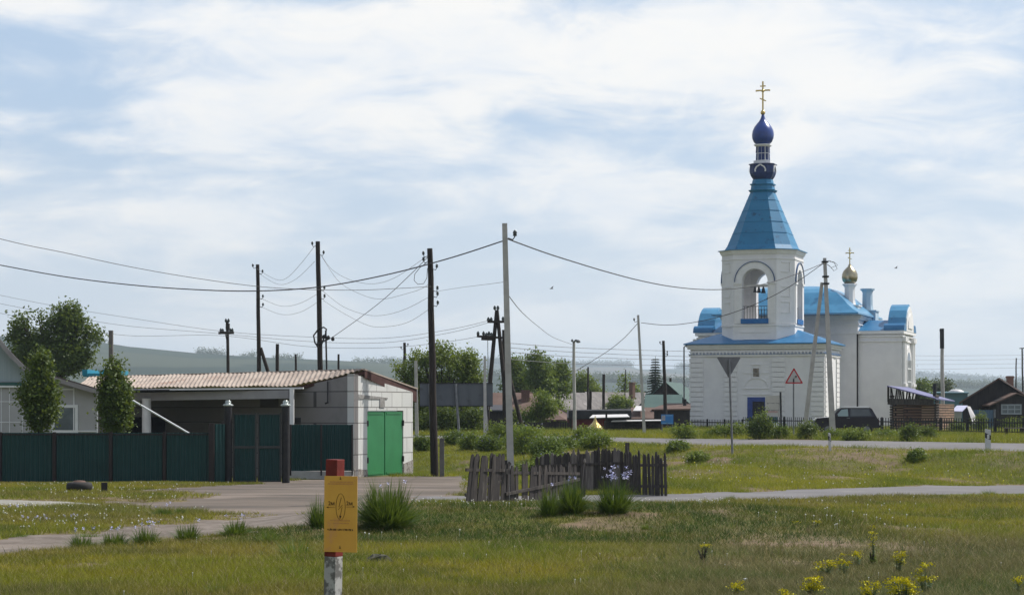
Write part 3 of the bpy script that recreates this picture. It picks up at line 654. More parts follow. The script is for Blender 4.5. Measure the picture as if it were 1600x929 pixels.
base_z = lambda x, y: GZ(x, y)
# garage: long roof, block walls, lit end with green doors
g = thing('garage', 'long white block garage with corrugated roof and green double doors', 'garage')
E0, E1, CA, R0, FF = P(118, 606, 86), P(460, 602, 79), P(570, 577, 78.3), P(140, 588.5, 93), P(653, 607, 83)
m = MB(); nor = (E1 - E0).cross(R0 - E0).normalized(); nor = nor if nor.z > 0 else -nor
Ltot = (CA - R0).length
# corrugated slope: lines run from the ridge to the eaves; right end is cut on the slant
nW = 520; vs = []
for i in range(nW + 1):
    t = i / nW; top = R0.lerp(CA, t)
    q = min(1.0, t / .80); low = E0.lerp(E1, q) if t <= .80 else E1.lerp(CA, (t - .80) / .20)
    for j in range(7):
        p = top.lerp(low, j / 6) + nor * (.021 * math.cos(2 * math.pi * t * Ltot / .30)); vs.append(p + Vector((0, 0, .02 * math.sin(j * 2.1 + t * 40))))
m.add(vs, [(i * 7 + j, (i + 1) * 7 + j, (i + 1) * 7 + j + 1, i * 7 + j + 1) for i in range(nW) for j in range(6)], False)
bo = [v - Vector((0, 0, .05)) for v in (E0, E1, CA, R0)]
m.build('roof', Mt['asbestos'], g)
# far slope past the ridge
C2 = R0 + Vector((.5, 8.5, -1.2)); F2 = P(600, 600, 95)
m = MB(); m.slab([CA + Vector((0, 0, .03)), FF + Vector((0, 0, .02)), FF + Vector((-13.5, 11, -.1)), R0 + Vector((0, 0, .03))], .05); m.build('roof', Mt['asbestos'], g)
m = MB()   # fascia under the lit gable and the eaves board
for a, b_, h0, h1 in ((CA, FF, .30, .55),):
    m.add([a + Vector((.0, 0, -.04)), b_ + Vector((-.05, 0, -.04)), b_ + Vector((-.05, 0, -h1)), a + Vector((0, 0, -h0)), a + Vector((-.1, .25, -.04)), b_ + Vector((-.15, .25, -.04)), b_ + Vector((-.15, .25, -h1)), a + Vector((-.1, .25, -h0))], [(0, 1, 2, 3), (7, 6, 5, 4), (3, 2, 6, 7), (0, 3, 7, 4), (1, 5, 6, 2)])
m.bar(CA + Vector((0, .1, -.12)), E1 + Vector((0, .15, -.12)), .1, .12)
m.build('fascia', pm('maroon_board', (.05, .018, .016), (.07, .03, .025), 3, .8), g)
m = MB(); m.bar(E0 + Vector((0, .2, -.13)), E1 + Vector((0, .2, -.13)), .12, .16); m.build('eaves_board', pm('dark_green_board', (.012, .04, .035), (.02, .05, .045), 2, .7), g)
zb = lambda p: GZ(p.x, p.y) - .2
A0, A1, A2 = P(455, 700, 79.6), P(553, 700, 77.7), P(645, 700, 82.3)
def wallq(m, a, b_, za, zb_, zbase, t=.25):
    d = Vector((b_.x - a.x, b_.y - a.y, 0)).normalized(); n_ = Vector((-d.y, d.x, 0)) * t
    v = [Vector((a.x, a.y, zbase)), Vector((b_.x, b_.y, zbase)), Vector((b_.x, b_.y, zb_)), Vector((a.x, a.y, za))]
    m.add(v + [p + n_ for p in v], [(0, 1, 2, 3), (7, 6, 5, 4), (0, 3, 7, 4), (1, 5, 6, 2), (3, 2, 6, 7)])
m = MB()
wallq(m, A0, A1, Zr(607, 79.6), Zr(584.5, 77.7), -1.2)
B0 = P(150, 700, 89)
wallq(m, B0, A0 + Vector((0, .3, 0)), Zr(606, 89), Zr(607, 79.9), -1.2)
m.build('wall', Mt['block'], g)
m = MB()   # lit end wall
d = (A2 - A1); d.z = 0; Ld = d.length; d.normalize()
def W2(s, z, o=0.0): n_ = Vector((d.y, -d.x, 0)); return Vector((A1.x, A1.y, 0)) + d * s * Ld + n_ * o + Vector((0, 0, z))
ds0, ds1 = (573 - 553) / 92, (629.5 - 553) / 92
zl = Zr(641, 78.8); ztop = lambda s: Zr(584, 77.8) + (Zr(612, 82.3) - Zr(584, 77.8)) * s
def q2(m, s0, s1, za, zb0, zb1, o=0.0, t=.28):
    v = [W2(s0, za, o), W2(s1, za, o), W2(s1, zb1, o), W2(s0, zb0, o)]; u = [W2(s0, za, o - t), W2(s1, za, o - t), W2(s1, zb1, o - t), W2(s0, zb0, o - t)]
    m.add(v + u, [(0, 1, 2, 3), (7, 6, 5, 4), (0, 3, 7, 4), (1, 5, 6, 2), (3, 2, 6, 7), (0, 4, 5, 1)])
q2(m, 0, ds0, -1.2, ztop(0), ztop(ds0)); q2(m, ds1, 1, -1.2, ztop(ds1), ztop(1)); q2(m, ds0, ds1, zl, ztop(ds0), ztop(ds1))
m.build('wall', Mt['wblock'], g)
m = MB(); q2(m, .06, .55, zl + .45, zl + .62, zl + .5, .03, .03); q2(m, .42, .5, zl + .12, zl + .45, zl + .45, .03, .03); m.build('broken_plaster', pm('grey_render', (.2, .19, .18), (.3, .29, .28), 6, .9), g)
for s0, s1, dd in ((ds0 + .005, (ds0 + ds1) / 2 - .004, 0), ((ds0 + ds1) / 2 + .004, ds1 - .005, .02)):
    m = MB(); zbt = GZ(A1.x + 1, A1.y + 1) + .02; q2(m, s0, s1, zbt, zl - .03, zl - .03, -.05 + dd, .05)
    q2(m, s0 + .02, s1 - .02, zbt + .05, zbt + .12, zbt + .12, -.03 + dd, .02); q2(m, s0 + .02, s1 - .02, zl - .14, zl - .07, zl - .07, -.03 + dd, .02)
    dr = m.build('door', Mt['door_green'], g)
    for zz in (zbt + .5, zl - .6):
        m = MB(); se = s0 if dd == 0 else s1; m.tube([W2(se, zz, .0), W2(se, zz + .22, .0)], .045, 6); m.build('hinge', Mt['iron'], dr)
plm = pm('crumbled_plinth', (.16, .135, .12), (.34, .32, .3), 7, .95, bump=.02)
m = MB(); q2(m, 0, ds0, -1.2, GZ(A1.x, A1.y) + .35, GZ(A1.x, A1.y) + .25, .02, .02); m.build('plinth', plm, g); m = MB(); q2(m, ds1, 1, -1.3, GZ(A2.x, A2.y) + .5, GZ(A2.x, A2.y) + .65, .02, .02); m.build('plinth', plm, g)
m = MB(); pA = P(512, 595, 78.4); m.bar(pA, P(512, 628, 78.3), .05, .05); m.bar(P(508, 630, 78.25), P(513, 628, 78.3), .06, .06); m.build('conduit', Mt['iron'], g)
m = MB(); m.box(X(459, 79), X(472, 79), 79.3, 79.38, Zr(662, 79), Zr(652, 79)); m.build('vent', Mt['iron'], g)
# carport in front of the long wall
cp = thing('carport', 'pale carport frame with a round white column behind the green fence', 'carport')
m = MB(); m.slab([P(118, 609.5, 80.8), P(472, 606.2, 77.8), P(472, 606.2, 77.8) + Vector((-2.2, 8.6, .05)), P(118, 609.5, 80.8) + Vector((-2.2, 8.6, .05))], .05); m.build('canopy', Mt['plank_dark'], cp)
m = MB(); m.bar(P(150, 620.5, 82), P(452, 615.5, 77.8), .2, .32); m.build('beam', pm('pale_beam', (.34, .33, .34), (.28, .27, .28), 1, .8), cp)
m = MB(); m.bar(P(120, 609.5, 81), P(474, 606, 77.6), .08, .06); m.build('gutter', Mt['pvc'], cp)
m = MB(); p = P(229, 622, 80.7); m.tube([(p.x, p.y, -1.1), (p.x, p.y, p.z)], .18, 16); m.build('column', Mt['white2'], cp)
m = MB(); p = P(456, 607, 77.8); m.box(p.x - .08, p.x + .08, p.y - .08, p.y + .08, -1.1, p.z); m.build('column', Mt['white2'], cp)
m = MB(); a = P(196, 651, 85); m.box(a.x, a.x + 1.65, a.y - .05, a.y, Zr(690, 85), a.z); o = m.build('dark_opening', Mt['dark_void'], cp)
m = MB(); m.tube([P(207, 625, 75), P(296, 677, 73.5)], .035, 6); o = m.build('metal_pole', Mt['pvc']); tag(o, 'white pole leaning diagonally over the top of the green fence', 'pole')
# house at the left edge
hs = thing('house', 'white panelled house with a kinked gable roof at the left edge', 'house')
D0 = 78.0
prof = [(-130, 430), (-40, 476), (0, 524), (20, 548), (45, 573), (90, 588), (158, 608)]
m = MB(); poly = [(-130, 700), (153, 700), (153, 610), (90, 592), (45, 578), (0, 540), (-40, 490), (-130, 440)]
m.prism([(X(a, D0), Zr(b_, D0)) for a, b_ in poly], lambda a, b_: (a, D0, b_ if b_ > 0 else -1.2), lambda a, b_: (a - 2.0, D0 + 7, b_ if b_ > 0 else -1.2))
m.build('wall', pm('grey_white_panel', (.40, .395, .40), (.36, .355, .36), 1.0, .7), hs)
m = MB()
for (p0, p1) in zip(prof[:-1], prof[1:]):
    a = Vector((X(p0[0], D0), D0 - .55, Zr(p0[1], D0) + .03)); b_ = Vector((X(p1[0], D0), D0 - .55, Zr(p1[1], D0) + .03)); bk_ = Vector((-2.3, 7.6, 0))
    m.slab([a, b_, b_ + bk_, a + bk_], .06)
m.build('roof', pm('brown_metal_roof', (.06, .045, .04), (.09, .07, .06), 2, .5), hs)
m = MB()
for (p0, p1) in zip(prof[:-1], prof[1:]):
    a = Vector((X(p0[0], D0), D0 - .56, Zr(p0[1], D0) - .11)); b_ = Vector((X(p1[0], D0), D0 - .56, Zr(p1[1], D0) - .11)); m.bar(a, b_, .04, .16)
m.build('verge_board', pm('grey_verge', (.3, .28, .28), (.25, .23, .23), 2, .6), hs)
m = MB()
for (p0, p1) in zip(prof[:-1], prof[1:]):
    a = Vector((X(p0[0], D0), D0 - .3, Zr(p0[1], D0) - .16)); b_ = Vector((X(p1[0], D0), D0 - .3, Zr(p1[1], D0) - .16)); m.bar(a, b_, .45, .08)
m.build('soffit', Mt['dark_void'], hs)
m = MB(); m.add([(X(-120, D0), D0 - .02, Zr(596, D0)), (X(62, D0), D0 - .02, Zr(596, D0)), (X(45, D0), D0 - .02, Zr(580, D0)), (X(0, D0), D0 - .02, Zr(541, D0)), (X(-120, D0), D0 - .02, Zr(450, D0))], [(0, 1, 2, 3, 4)])
m.build('gable_siding', pm('pale_blue_siding', (.34, .40, .43), (.30, .36, .39), 2, .6, stretch=(9, 1, .2)), hs)
m = MB(); m.box(X(-130, D0), X(70, D0), D0 - .12, D0, Zr(602, D0), Zr(597, D0)); m.build('green_fascia', pm('teal_board', (.02, .09, .08), (.03, .1, .09), 2, .5), hs)
m = MB()
for rr in (603.5,): m.box(X(-130, D0), X(84, D0), D0 - .14, D0, Zr(rr + 1.6, D0), Zr(rr - 1.4, D0))
for rr in (627, 659): m.box(X(-130, D0), X(84, D0), D0 - .02, D0, Zr(rr + .6, D0), Zr(rr - .6, D0))
m.box(X(92, D0), X(116, D0), D0 - .025, D0, Zr(609, D0), Zr(606.5, D0))
for xx in (2, 15, 35, -20, -45): m.box(X(xx - .5, D0), X(xx + .5, D0), D0 - .022, D0 - .002, Zr(680, D0), Zr(605, D0))
for xx in (115.5, 152): m.box(X(xx - .9, D0), X(xx + .9, D0), D0 - .03, D0, Zr(680, D0), Zr(605 if xx < 120 else 611, D0))
m.box(X(121, D0), X(152, D0), D0 - .03, D0, Zr(674, D0), Zr(672, D0))
m.build('trim', Mt['pvc'], hs)
def window(par, x0, x1, z0, z1, y, fw=.07, mull=(), trans=(), fm=None, gl=None, out_=-1):
    m = MB(); t = .05
    for a, b_, c_, d_ in ((x0, x1, z0, z0 + fw), (x0, x1, z1 - fw, z1), (x0, x0 + fw, z0 + fw, z1 - fw), (x1 - fw, x1, z0 + fw, z1 - fw)): m.box(a, b_, y - t, y - .003, c_, d_)
    for q in mull: xx = x0 + (x1 - x0) * q; m.box(xx - fw * .35, xx + fw * .35, y - t * .8, y - .004, z0 + fw, z1 - fw)
    for q in trans: zz = z0 + (z1 - z0) * q; m.box(x0 + fw, x1 - fw, y - t * .7, y - .005, zz - fw * .35, zz + fw * .35)
    f_ = m.build('window', fm or Mt['pvc'], par)
    m = MB(); m.box(x0 + fw, x1 - fw, y - .02, y - .006, z0 + fw, z1 - fw); m.build('pane', gl or Mt['glass'], f_)
    return f_
Mt['glass_lit'] = pm('curtained_glass', (.11, .14, .16), (.06, .08, .09), 1.4, .15, spec=.6)
window(hs, X(81, D0), X(122, D0), Zr(676, D0), Zr(632, D0), D0, .11, gl=Mt['glass_lit'])
# blue roofed outbuilding showing above the house
t_ = thing('outbuilding', 'small bright blue sheet-metal roof showing above the long garage roof', 'shed')
m = MB(); D = 100; m.box(X(136, D), X(172, D), D, D + 4, -1.2, Zr(583, D)); m.build('wall', pm('blue_wall', (.02, .16, .24), (.03, .2, .28), 2, .6), t_)
m = MB(); m.box(X(129, D), X(137, D), D - .1, D + 4.1, Zr(586, D), Zr(577, D)); m.box(X(161, D), X(176, D), D - .1, D + 4.1, Zr(586, D), Zr(577, D)); m.box(X(130, D), X(175, D), D - .05, D + 4.2, Zr(588, D), Zr(583.5, D)); m.build('roof', pm('turquoise_sheet', (.01, .18, .27), (.015, .22, .32), 2, .5), t_)

# ---------------------------------------------------------------- profiled sheet fence and gates
def sheet_panel(par, x0, x1, D0_, D1_, r0, r1, mat=None, name='fence_panel'):
    a = P(x0, r1, D0_); b_ = P(x1, r1, D1_); a2_ = Zr(r0, D0_); b2_ = Zr(r0, D1_)
    L_ = math.hypot(b_.x - a.x, b_.y - a.y); d_ = Vector((b_.x - a.x, b_.y - a.y, 0)) / L_; n_ = Vector((d_.y, -d_.x, 0)); m = MB(); pitch = .16; n = int(L_ / pitch)
    pr = [(0, 0), (.35, 0), (.5, 1), (.82, 1), (.97, 0)]; vs = []
    for i in range(n + 1):
        for (t, h) in pr:
            s_ = min((i + t) * pitch, L_); k = s_ / L_
            for zz in (a.z + (b_.z - a.z) * k, a2_ + (b2_ - a2_) * k): q = Vector((a.x, a.y, 0)) + d_ * s_ + n_ * (h * .034); vs.append((q.x, q.y, zz))
    m.add(vs, [(2 * i, 2 * i + 2, 2 * i + 3, 2 * i + 1) for i in range(len(vs) // 2 - 1)])
    o = m.build(name, mat or Mt['green_sheet'], par); return o
def fpost(par, px, D, r0, r1, w_=.06, mat=None, name='post'):
    m = MB(); x = X(px, D); m.box(x - w_ / 2 * 1.1, x + w_ / 2 * 1.1, D - .06, D + .04, Zr(r1, D) - .15, Zr(r0, D)); return m.build(name, mat or Mt['brown_post'], par, .004)
fc = thing('sheet_fence', 'long dark green corrugated fence with brown posts before the white house', 'fence')
xs = [-60, 0, 85, 173, 257, 330]
rt = lambda x: 675.5; rb_ = lambda x: 760 - x * .012
for x0, x1 in zip(xs[:-1], xs[1:]): sheet_panel(fc, x0 + .5, x1 - .5, 70, 70, 675.5, 760 - x0 * .012)
for x_ in xs[:-1]: fpost(fc, x_ , 69.96, 674.5, 761 - x_ * .012, .1)
m = MB()
for z_ in (678, 757): m.box(X(-60, 70), X(330, 70), 69.95, 69.975, Zr(z_ + 1.2, 70), Zr(z_ - .8, 70))
m.build('rail', Mt['brown_post'], fc)
m = MB(); m.box(X(-60, 70), X(332, 70), 69.85, 70.15, -1.3, Zr(759.5, 70)); m.build('foundation', Mt['concrete'], fc)
fpost(fc, 330.5, 69.9, 661, 759, .16)
wk = thing('wicket_gate', 'narrow dark green sheet-metal wicket between brown post and tall gate post', 'gate')
sheet_panel(wk, 333.5, 351, 69.95, 70.3, 662, 756, name='door_leaf')
m = MB(); m.box(X(333.5, 70), X(335.5, 70), 69.9, 69.97, Zr(757, 70), Zr(661, 70)); m.box(X(346, 70.3), X(352, 70.3), 70.2, 70.25, Zr(661, 70), Zr(658.5, 70)); m.build('frame', Mt['brown_post'], wk)
gt = thing('double_gate', 'tall dark green double gate between two black posts with glass caps', 'gate')
for x0, x1 in ((364, 401), (403, 439.5)):
    lf = sheet_panel(gt, x0, x1, 70.6, 70.6, 646, 752, name='gate_leaf')
    m = MB(); xa, xb = X(x0, 70.6), X(x1, 70.6)
    for a, b_ in ((646, 647.8), (696, 700), (750, 752.5)): m.box(xa, xb, 70.53, 70.57, Zr(b_, 70.6), Zr(a, 70.6))
    for a, b_ in ((xa, xa + .05), (xb - .05, xb)): m.box(a, b_, 70.528, 70.572, Zr(752.5, 70.6), Zr(645, 70.6))
    m.build('frame', pm('bronze_frame', (.035, .04, .04), (.05, .05, .05), 3, .5), lf)
for px_ in (356.5, 446.5):
    p = P(px_, 754, 70.5); m = MB(); m.tube([(p.x, p.y, p.z - .2), (p.x, p.y, Zr(634, 70.5))], .135, 12); po = m.build('post', Mt['iron'], gt)
    m = MB(); zt = Zr(634, 70.5); m.lathe([(.16, zt), (.19, zt + .03), (.15, zt + .06), (.09, zt + .08), (.1, zt + .16), (.06, zt + .2)], (p.x, p.y, 0), 12); m.build('post_cap', pm('glass_cap', (.4, .45, .42), (.3, .34, .32), 6, .15, spec=.7), po)
fr = thing('sheet_fence', 'short dark green corrugated fence on concrete footing beside garage doors', 'fence')
sheet_panel(fr, 454, 502, 76.8, 76.6, 663, 735); sheet_panel(fr, 502.5, 550, 76.6, 76.4, 663, 735)
m = MB(); m.box(X(453, 76.5), X(551, 76.5), 76.45, 76.9, -1.3, Zr(735.5, 76.5)); m.build('foundation', Mt['concrete'], fr)
for px_ in (454, 502, 550.5): fpost(fr, px_, 76.3, 662.5, 736, .05)

# ---------------------------------------------------------------- village beyond the road
def gable(name, label, cx_, cy_, rz, w_, d_, he, hr, wall, roof, over=.35, z=None, group=None, thick=.09, gw=None):
    """gable house; ridge runs along local y; local x is the width"""
    z = GZ(cx_, cy_) - .1 if z is None else z
    t = thing(name, label, name.replace('_', ' ').split()[-1], (cx_, cy_, z), rz, group)
    m = MB(); m.prism([(-w_ / 2, -.4), (w_ / 2, -.4), (w_ / 2, he), (0, hr), (-w_ / 2, he)], lambda a, b_: (a, -d_ / 2, b_), lambda a, b_: (a, d_ / 2, b_)); m.build('wall', wall, t)
    sl_ = (hr - he) / (w_ / 2)
    for sg in (-1, 1):
        m = MB(); e_ = w_ / 2 + over
        a = Vector((0, -d_ / 2 - over, hr + thick)); b_ = Vector((sg * e_, -d_ / 2 - over, hr - sl_ * e_ + thick)); k = Vector((0, d_ + 2 * over, 0))
        m.slab([a, b_, b_ + k, a + k], thick * .8); m.build('roof', roof, t)
    return t
def chimney(par, x, y, z0, z1, w_=.5, mat=None):
    m = MB(); m.box(x - w_ / 2, x + w_ / 2, y - w_ / 2, y + w_ / 2, z0, z1); m.box(x - w_ / 2 - .05, x + w_ / 2 + .05, y - w_ / 2 - .05, y + w_ / 2 + .05, z1 - .15, z1 - .03); return m.build('chimney', mat or Mt['brick'], par)
Mt['brick'] = bricky('old_brick', (.14, .07, .05), (.17, .09, .065), .26, .08, (.16, .15, .14), .008)
Mt['redwall'] = pm('red_board_wall', (.12, .012, .014), (.15, .02, .02), 2, .7, stretch=(8, 8, 1))
Mt['whitesheet'] = pm('white_sheet', (.6, .58, .58), (.5, .48, .47), 2, .5)
Mt['greenroof'] = pm('green_slate_roof', (.035, .075, .068), (.045, .09, .08), 1, .7)
Mt['purple'] = pm('violet_metal_roof', (.085, .075, .20), (.10, .09, .23), 1, .35, spec=.5)
def pgable(name, label, px, D, wpx, d_, er, rr, rz, wall, roof, **k):
    s = D / F; z = GZ(X(px, D), D) - .1
    return gable(name, label, X(px, D), D + d_ * .5 * abs(math.cos(rz)), rz, wpx * s, d_, Zr(er, D) - z, Zr(rr, D) - z, wall, roof, z=z, **k)
D = 146; t = thing('village_house', 'dark wooden house with a long rust-brown roof behind young trees', 'house')
m = MB(); m.box(X(763, D), X(872, D), D, D + 9, -1, Zr(655, D)); m.build('wall', Mt['plank_dark'], t)
m = MB(); m.slab([P(745, 656, D - .7), P(884, 655, D - .7), P(822, 613, D + 4.5), P(758, 613, D + 4.5)], .1); m.slab([P(822, 613, D + 4.5), P(884, 655, D - .7), P(896, 650, D + 9), P(830, 612, D + 5)], .1)
m.build('roof', Mt['rust_roof'], t)
chimney(t, X(821, D + 3), D + 3, 1.5, Zr(609, D + 3), .6)
window(t, X(767, D), X(781, D), Zr(668, D), Zr(652, D), D, .09, (.5,), (.5,), fm=pm('teal_frame', (.03, .16, .2), (.04, .2, .24), 2, .6))
t = pgable('village_house', 'old house with grey slate gable roof behind the concrete lamp pole', 886, 205, 52, 13, 641, 613.5, R(-38), pm('grey_wall', (.2, .18, .17), (.28, .26, .25), 1, .9), Mt['slate_grey'])
t = pgable('village_house', 'small house with dark gable and grey roof left of the leaning pole', 965, 225, 48, 11, 645, 613, R(-38), pm('cream_wall', (.3, .27, .25), (.24, .21, .19), 1, .9), Mt['slate_grey'])
chimney(t, 1.2, 1.5, 3.0, 4.9, .5)
t = pgable('village_house', 'house with a wide green slate roof left of the church', 1060, 200, 96, 12, 640, 597, R(-12), Mt['plank_dark'], Mt['greenroof'])
t2 = thing('barn', 'low green roofed barn behind the spruce tree', 'barn'); D = 190
m = MB(); m.box(X(1012, D), X(1062, D), D, D + 6, -1, Zr(636, D)); m.build('wall', Mt['plank_dark'], t2)
m = MB(); m.slab([P(1006, 637, D - .4), P(1066, 637, D - .4), P(1066, 616, D + 4), P(1008, 616, D + 4)], .1); m.build('roof', Mt['greenroof'], t2)
t = thing('shed', 'long dark shed roof with red wall beside the concrete pole', 'shed'); D = 141
m = MB(); m.box(X(888, D), X(946, D), D, D + 3, -1, Zr(652, D)); m.build('red_wall', Mt['redwall'], t)
m = MB(); m.box(X(946, D), X(986, D), D + .1, D + 3, -1, Zr(652, D)); m.build('wall', Mt['plank_dark'], t)
m = MB(); m.slab([P(886, 652, D - .4), P(986, 650, D - .4), P(986, 638, D + 3), P(886, 640, D + 3)], .12); m.box(X(888, D), X(986, D), D - .45, D - .3, Zr(653, D), Zr(641, D))
m.build('roof', pm('tar_roof', (.022, .022, .026), (.035, .035, .04), 2, .85), t)
t = thing('lean_to', 'low lean-to with bright white sheet roof and log pile behind cupola', 'shed'); D = 134
m = MB(); m.box(X(946, D), X(1034, D), D, D + 2, -1, Zr(657, D)); m.build('log_wall', bricky('stacked_logs', (.045, .032, .028), (.02, .016, .016), .35, .12, (.008, .007, .007), .02, .02), t)
m = MB(); m.slab([P(921, 652, D - .5), P(984, 650.5, D - .5), P(980, 646.5, D + 2), P(926, 647.5, D + 2)], .04); m.slab([P(955, 657.5, D - .6), P(1036, 656.3, D - .6), P(1032, 655, D + .3), P(958, 656, D + .3)], .04); m.build('roof', Mt['whitesheet'], t)
m = MB(); m.box(X(945, D), X(948, D), D - .9, D - .75, -1, Zr(644, D)); m.box(X(889, D), X(893, D), D - .9, D - .75, -1, Zr(651, D)); m.build('post', Mt['wood_dark'], t)
t = thing('shed', 'brown lean-to with a white tarpaulin square on its roof', 'shed'); D = 150
m = MB(); m.box(X(985, D), X(1020, D), D, D + 3, -1, Zr(652, D)); m.build('wall', Mt['plank_dark'], t)
m = MB(); m.slab([P(984, 653, D - .3), P(1022, 653, D - .3), P(1022, 636, D + 3), P(986, 636, D + 3)], .1); m.build('roof', Mt['rust_roof'], t)
m = MB(); m.slab([P(989, 643.5, D + .2) + Vector((0, 0, .12)), P(1008, 643.5, D + .2) + Vector((0, 0, .12)), P(1006, 636, D + 2) + Vector((0, 0, .12)), P(994, 636, D + 2) + Vector((0, 0, .12))], .04); m.build('tarpaulin', Mt['whitesheet'], t)
t = thing('shed', 'dark plank shed with rusty roof left of the church drainpipe', 'shed'); D = 152
m = MB(); m.box(X(1021, D), X(1078, D), D, D + 4, -1, Zr(638, D)); m.build('wall', Mt['plank_dark'], t)
m = MB(); m.slab([P(1018, 639, D - .3), P(1079, 638, D - .3), P(1079, 629.5, D + 4), P(1042, 629.5, D + 4), P(1020, 637, D + .5)], .1); m.build('roof', Mt['rust_roof'], t)
m = MB(); m.tube([P(1070, 634, D + 2), P(1070, 623, D + 2)], .13, 8); m.build('stovepipe', Mt['iron'], t)
# dark board fence
t = thing('board_fence', 'dark board fence below the rust-brown roof and the red shed', 'fence')
def bfence(par, x0, x1, D, r0, r1, D1=None, w_=.16):
    D1 = D1 or D; a = P(x0, r1, D); b_ = P(x1, r1, D1); L_ = (b_ - a).length; n = int(L_ / w_); m = MB()
    for i in range(n):
        q = a.lerp(b_, (i + .5) / n); zt = CAMZ + (HR - r0 - random.uniform(-.4, .6)) / F * q.y; m.box(q.x - w_ * .46, q.x + w_ * .46, q.y - .015, q.y + .015, GZ(q.x, q.y) - .1, zt)
    m.build('boards', Mt['plank_dark'], par)
    m = MB()
    for i in range(0, n, 12): q = a.lerp(b_, i / n); m.box(q.x - .06, q.x + .06, q.y + .02, q.y + .14, GZ(q.x, q.y) - .2, CAMZ + (HR - r0 + 1) / F * q.y)
    m.build('posts', Mt['plank_dark'], par)
bfence(t, 645, 893, 138, 659, 684)
t = thing('board_fence', 'dark fence behind the big steel hoarding panel', 'fence'); bfence(t, 640, 770, 125, 650, 690)
t = thing('village_house', 'dark low house with bluish window behind the hoarding', 'house'); D = 139
m = MB(); m.box(X(655, D), X(800, D), D, D + 7, -1, Zr(640, D)); m.build('wall', Mt['plank_dark'], t)
m = MB(); m.slab([P(650, 641, D - .4), P(803, 640, D - .4), P(797, 632, D + 7), P(655, 632, D + 7)], .1); m.build('roof', pm('tar_roof2', (.03, .03, .035), (.04, .04, .05), 2, .8), t)
m = MB(); m.box(X(709, D), X(720, D), D - .02, D, Zr(655, D), Zr(634, D)); m.build('white_shutter', Mt['slate_grey'], t)
# right side: log shed with violet roof
t = thing('log_shed', 'unfinished log shed with a slanted violet metal roof and stovepipe', 'shed'); D = 134
lg = bricky('log_wall', (.34, .215, .145), (.24, .165, .125), 1.7, .165, (.025, .02, .02), .03, .03, dirt=(.20, .10, .06))
m = MB(); a = Vector((X(1394, D), D, 0)); c_ = Vector((X(1459, D), D - 1.0, 0)); e_ = Vector((X(1488, D + 3.2), D + 2.6, 0)); f_ = a + (e_ - c_)
m.prism([(0, 0), (1, 0), (2, 0), (3, 0)], lambda i, _: ((a, c_, e_, f_)[i] + Vector((0, 0, -.3))), lambda i, _: ((a, c_, e_, f_)[i] + Vector((0, 0, Zr(631, D)))))
m.build('wall', lg, t)
m = MB()
lem = pm('log_end_grain', (.10, .08, .07), (.05, .04, .035), 5, .9)
for p_ in (a, c_):
    m = MB()
    for k in range(15): z_ = .2 + k * .17; m.tube([p_ + Vector((-.14, -.16, z_)), p_ + Vector((.12, .1, z_))], .075, 6)
    m.build('log_end', lem, t)
m = MB(); 0 and m.build('log_end', pm('log_end_grain', (.10, .08, .07), (.05, .04, .035), 5, .9), t)
m = MB(); m.box(X(1411, D - .3), X(1440, D - .3), D - .66, D - .42, .1, Zr(633, D)); m.build('boarded_doorway', bricky('rough_boards', (.16, .09, .06), (.10, .06, .045), 2.0, .19, (.02, .015, .012), .04, .02), t)
m = MB(); m.bar(P(1387, 627, D - .3), P(1459, 627.5, D - 1.25), .12, .38); m.build('lintel_board', Mt['wood_grey'], t)
m = MB(); rz0 = [P(1386, 602, D - .9), P(1463, 622, D - 1.6), P(1492, 625.5, D + 2.8), P(1418, 604.5, D + 3.6)]; m.slab(rz0, .07); m.build('roof', Mt['purple'], t)
m = MB(); rng2 = random.Random(4)
for i in range(15):
    u = i / 15; xx = 1389 + u * 50; top = 604 + (xx - 1388) * .27; rr = rng2.uniform(-3, 3); m.bar(P(xx, 626, D - .3 - u * .6), P(xx + rr, top, D - .3 - u * .6), .06 + .05 * rng2.random(), .04)
m.bar(P(1388, 602.5, D - .4), P(1388, 627, D - .4), .12, .12)
m.build('gable_board', Mt['wood_dark'], t)
m = MB(); m.tube([P(1460.5, 619, D + 1), P(1460.5, 599, D + 1)], .12, 8); m.build('stovepipe', Mt['iron'], t)
# dark house at the right edge
D = 150; t = thing('wooden_house', 'dark brown gabled wooden house at the right edge with brick chimney', 'house'); z = .2
ap, el_, er_ = P(1559, 592, D), P(1502, 624, D), P(1640, 640, D)
m = MB(); m.prism([(X(1504, D), -.5), (X(1640, D), -.5), (X(1640, D), Zr(636, D)), (ap.x, ap.z), (X(1504, D), Zr(624, D))], lambda a, b_: (a, D, b_), lambda a, b_: (a + 2.2, D + 9, b_)); m.build('wall', Mt['plank_dark'], t)
m = MB(); k = Vector((2.3, 9.6, 0)); fo = Vector((0, -.5, 0))
m.slab([P(1496, 628, D) + fo, ap + fo + Vector((0, 0, .12)), ap + k + Vector((0, 0, .12)), P(1496, 628, D) + k], .12); m.build('roof', Mt['rust_roof'], t)
m = MB(); m.slab([ap + fo + Vector((0, 0, .12)), er_ + fo, er_ + k, ap + k + Vector((0, 0, .12))], .12); m.build('roof', pm('pale_slate', (.36, .28, .25), (.28, .21, .19), 1, .8), t)
chimney(t, X(1578, D + 3), D + 3, Zr(604, D), Zr(587, D + 3), .45, Mt['brick'])
pr_ = MB(); DD_ = D - 2.2
pr_.prism([(X(1557, DD_), -.5), (X(1640, DD_), -.5), (X(1640, DD_), Zr(629, DD_)), (X(1588, DD_), Zr(614, DD_)), (X(1557, DD_), Zr(626, DD_))], lambda a, b_: (a, DD_, b_), lambda a, b_: (a, D - .01, b_)); pr_.build('porch', Mt['plank_dark'], t)
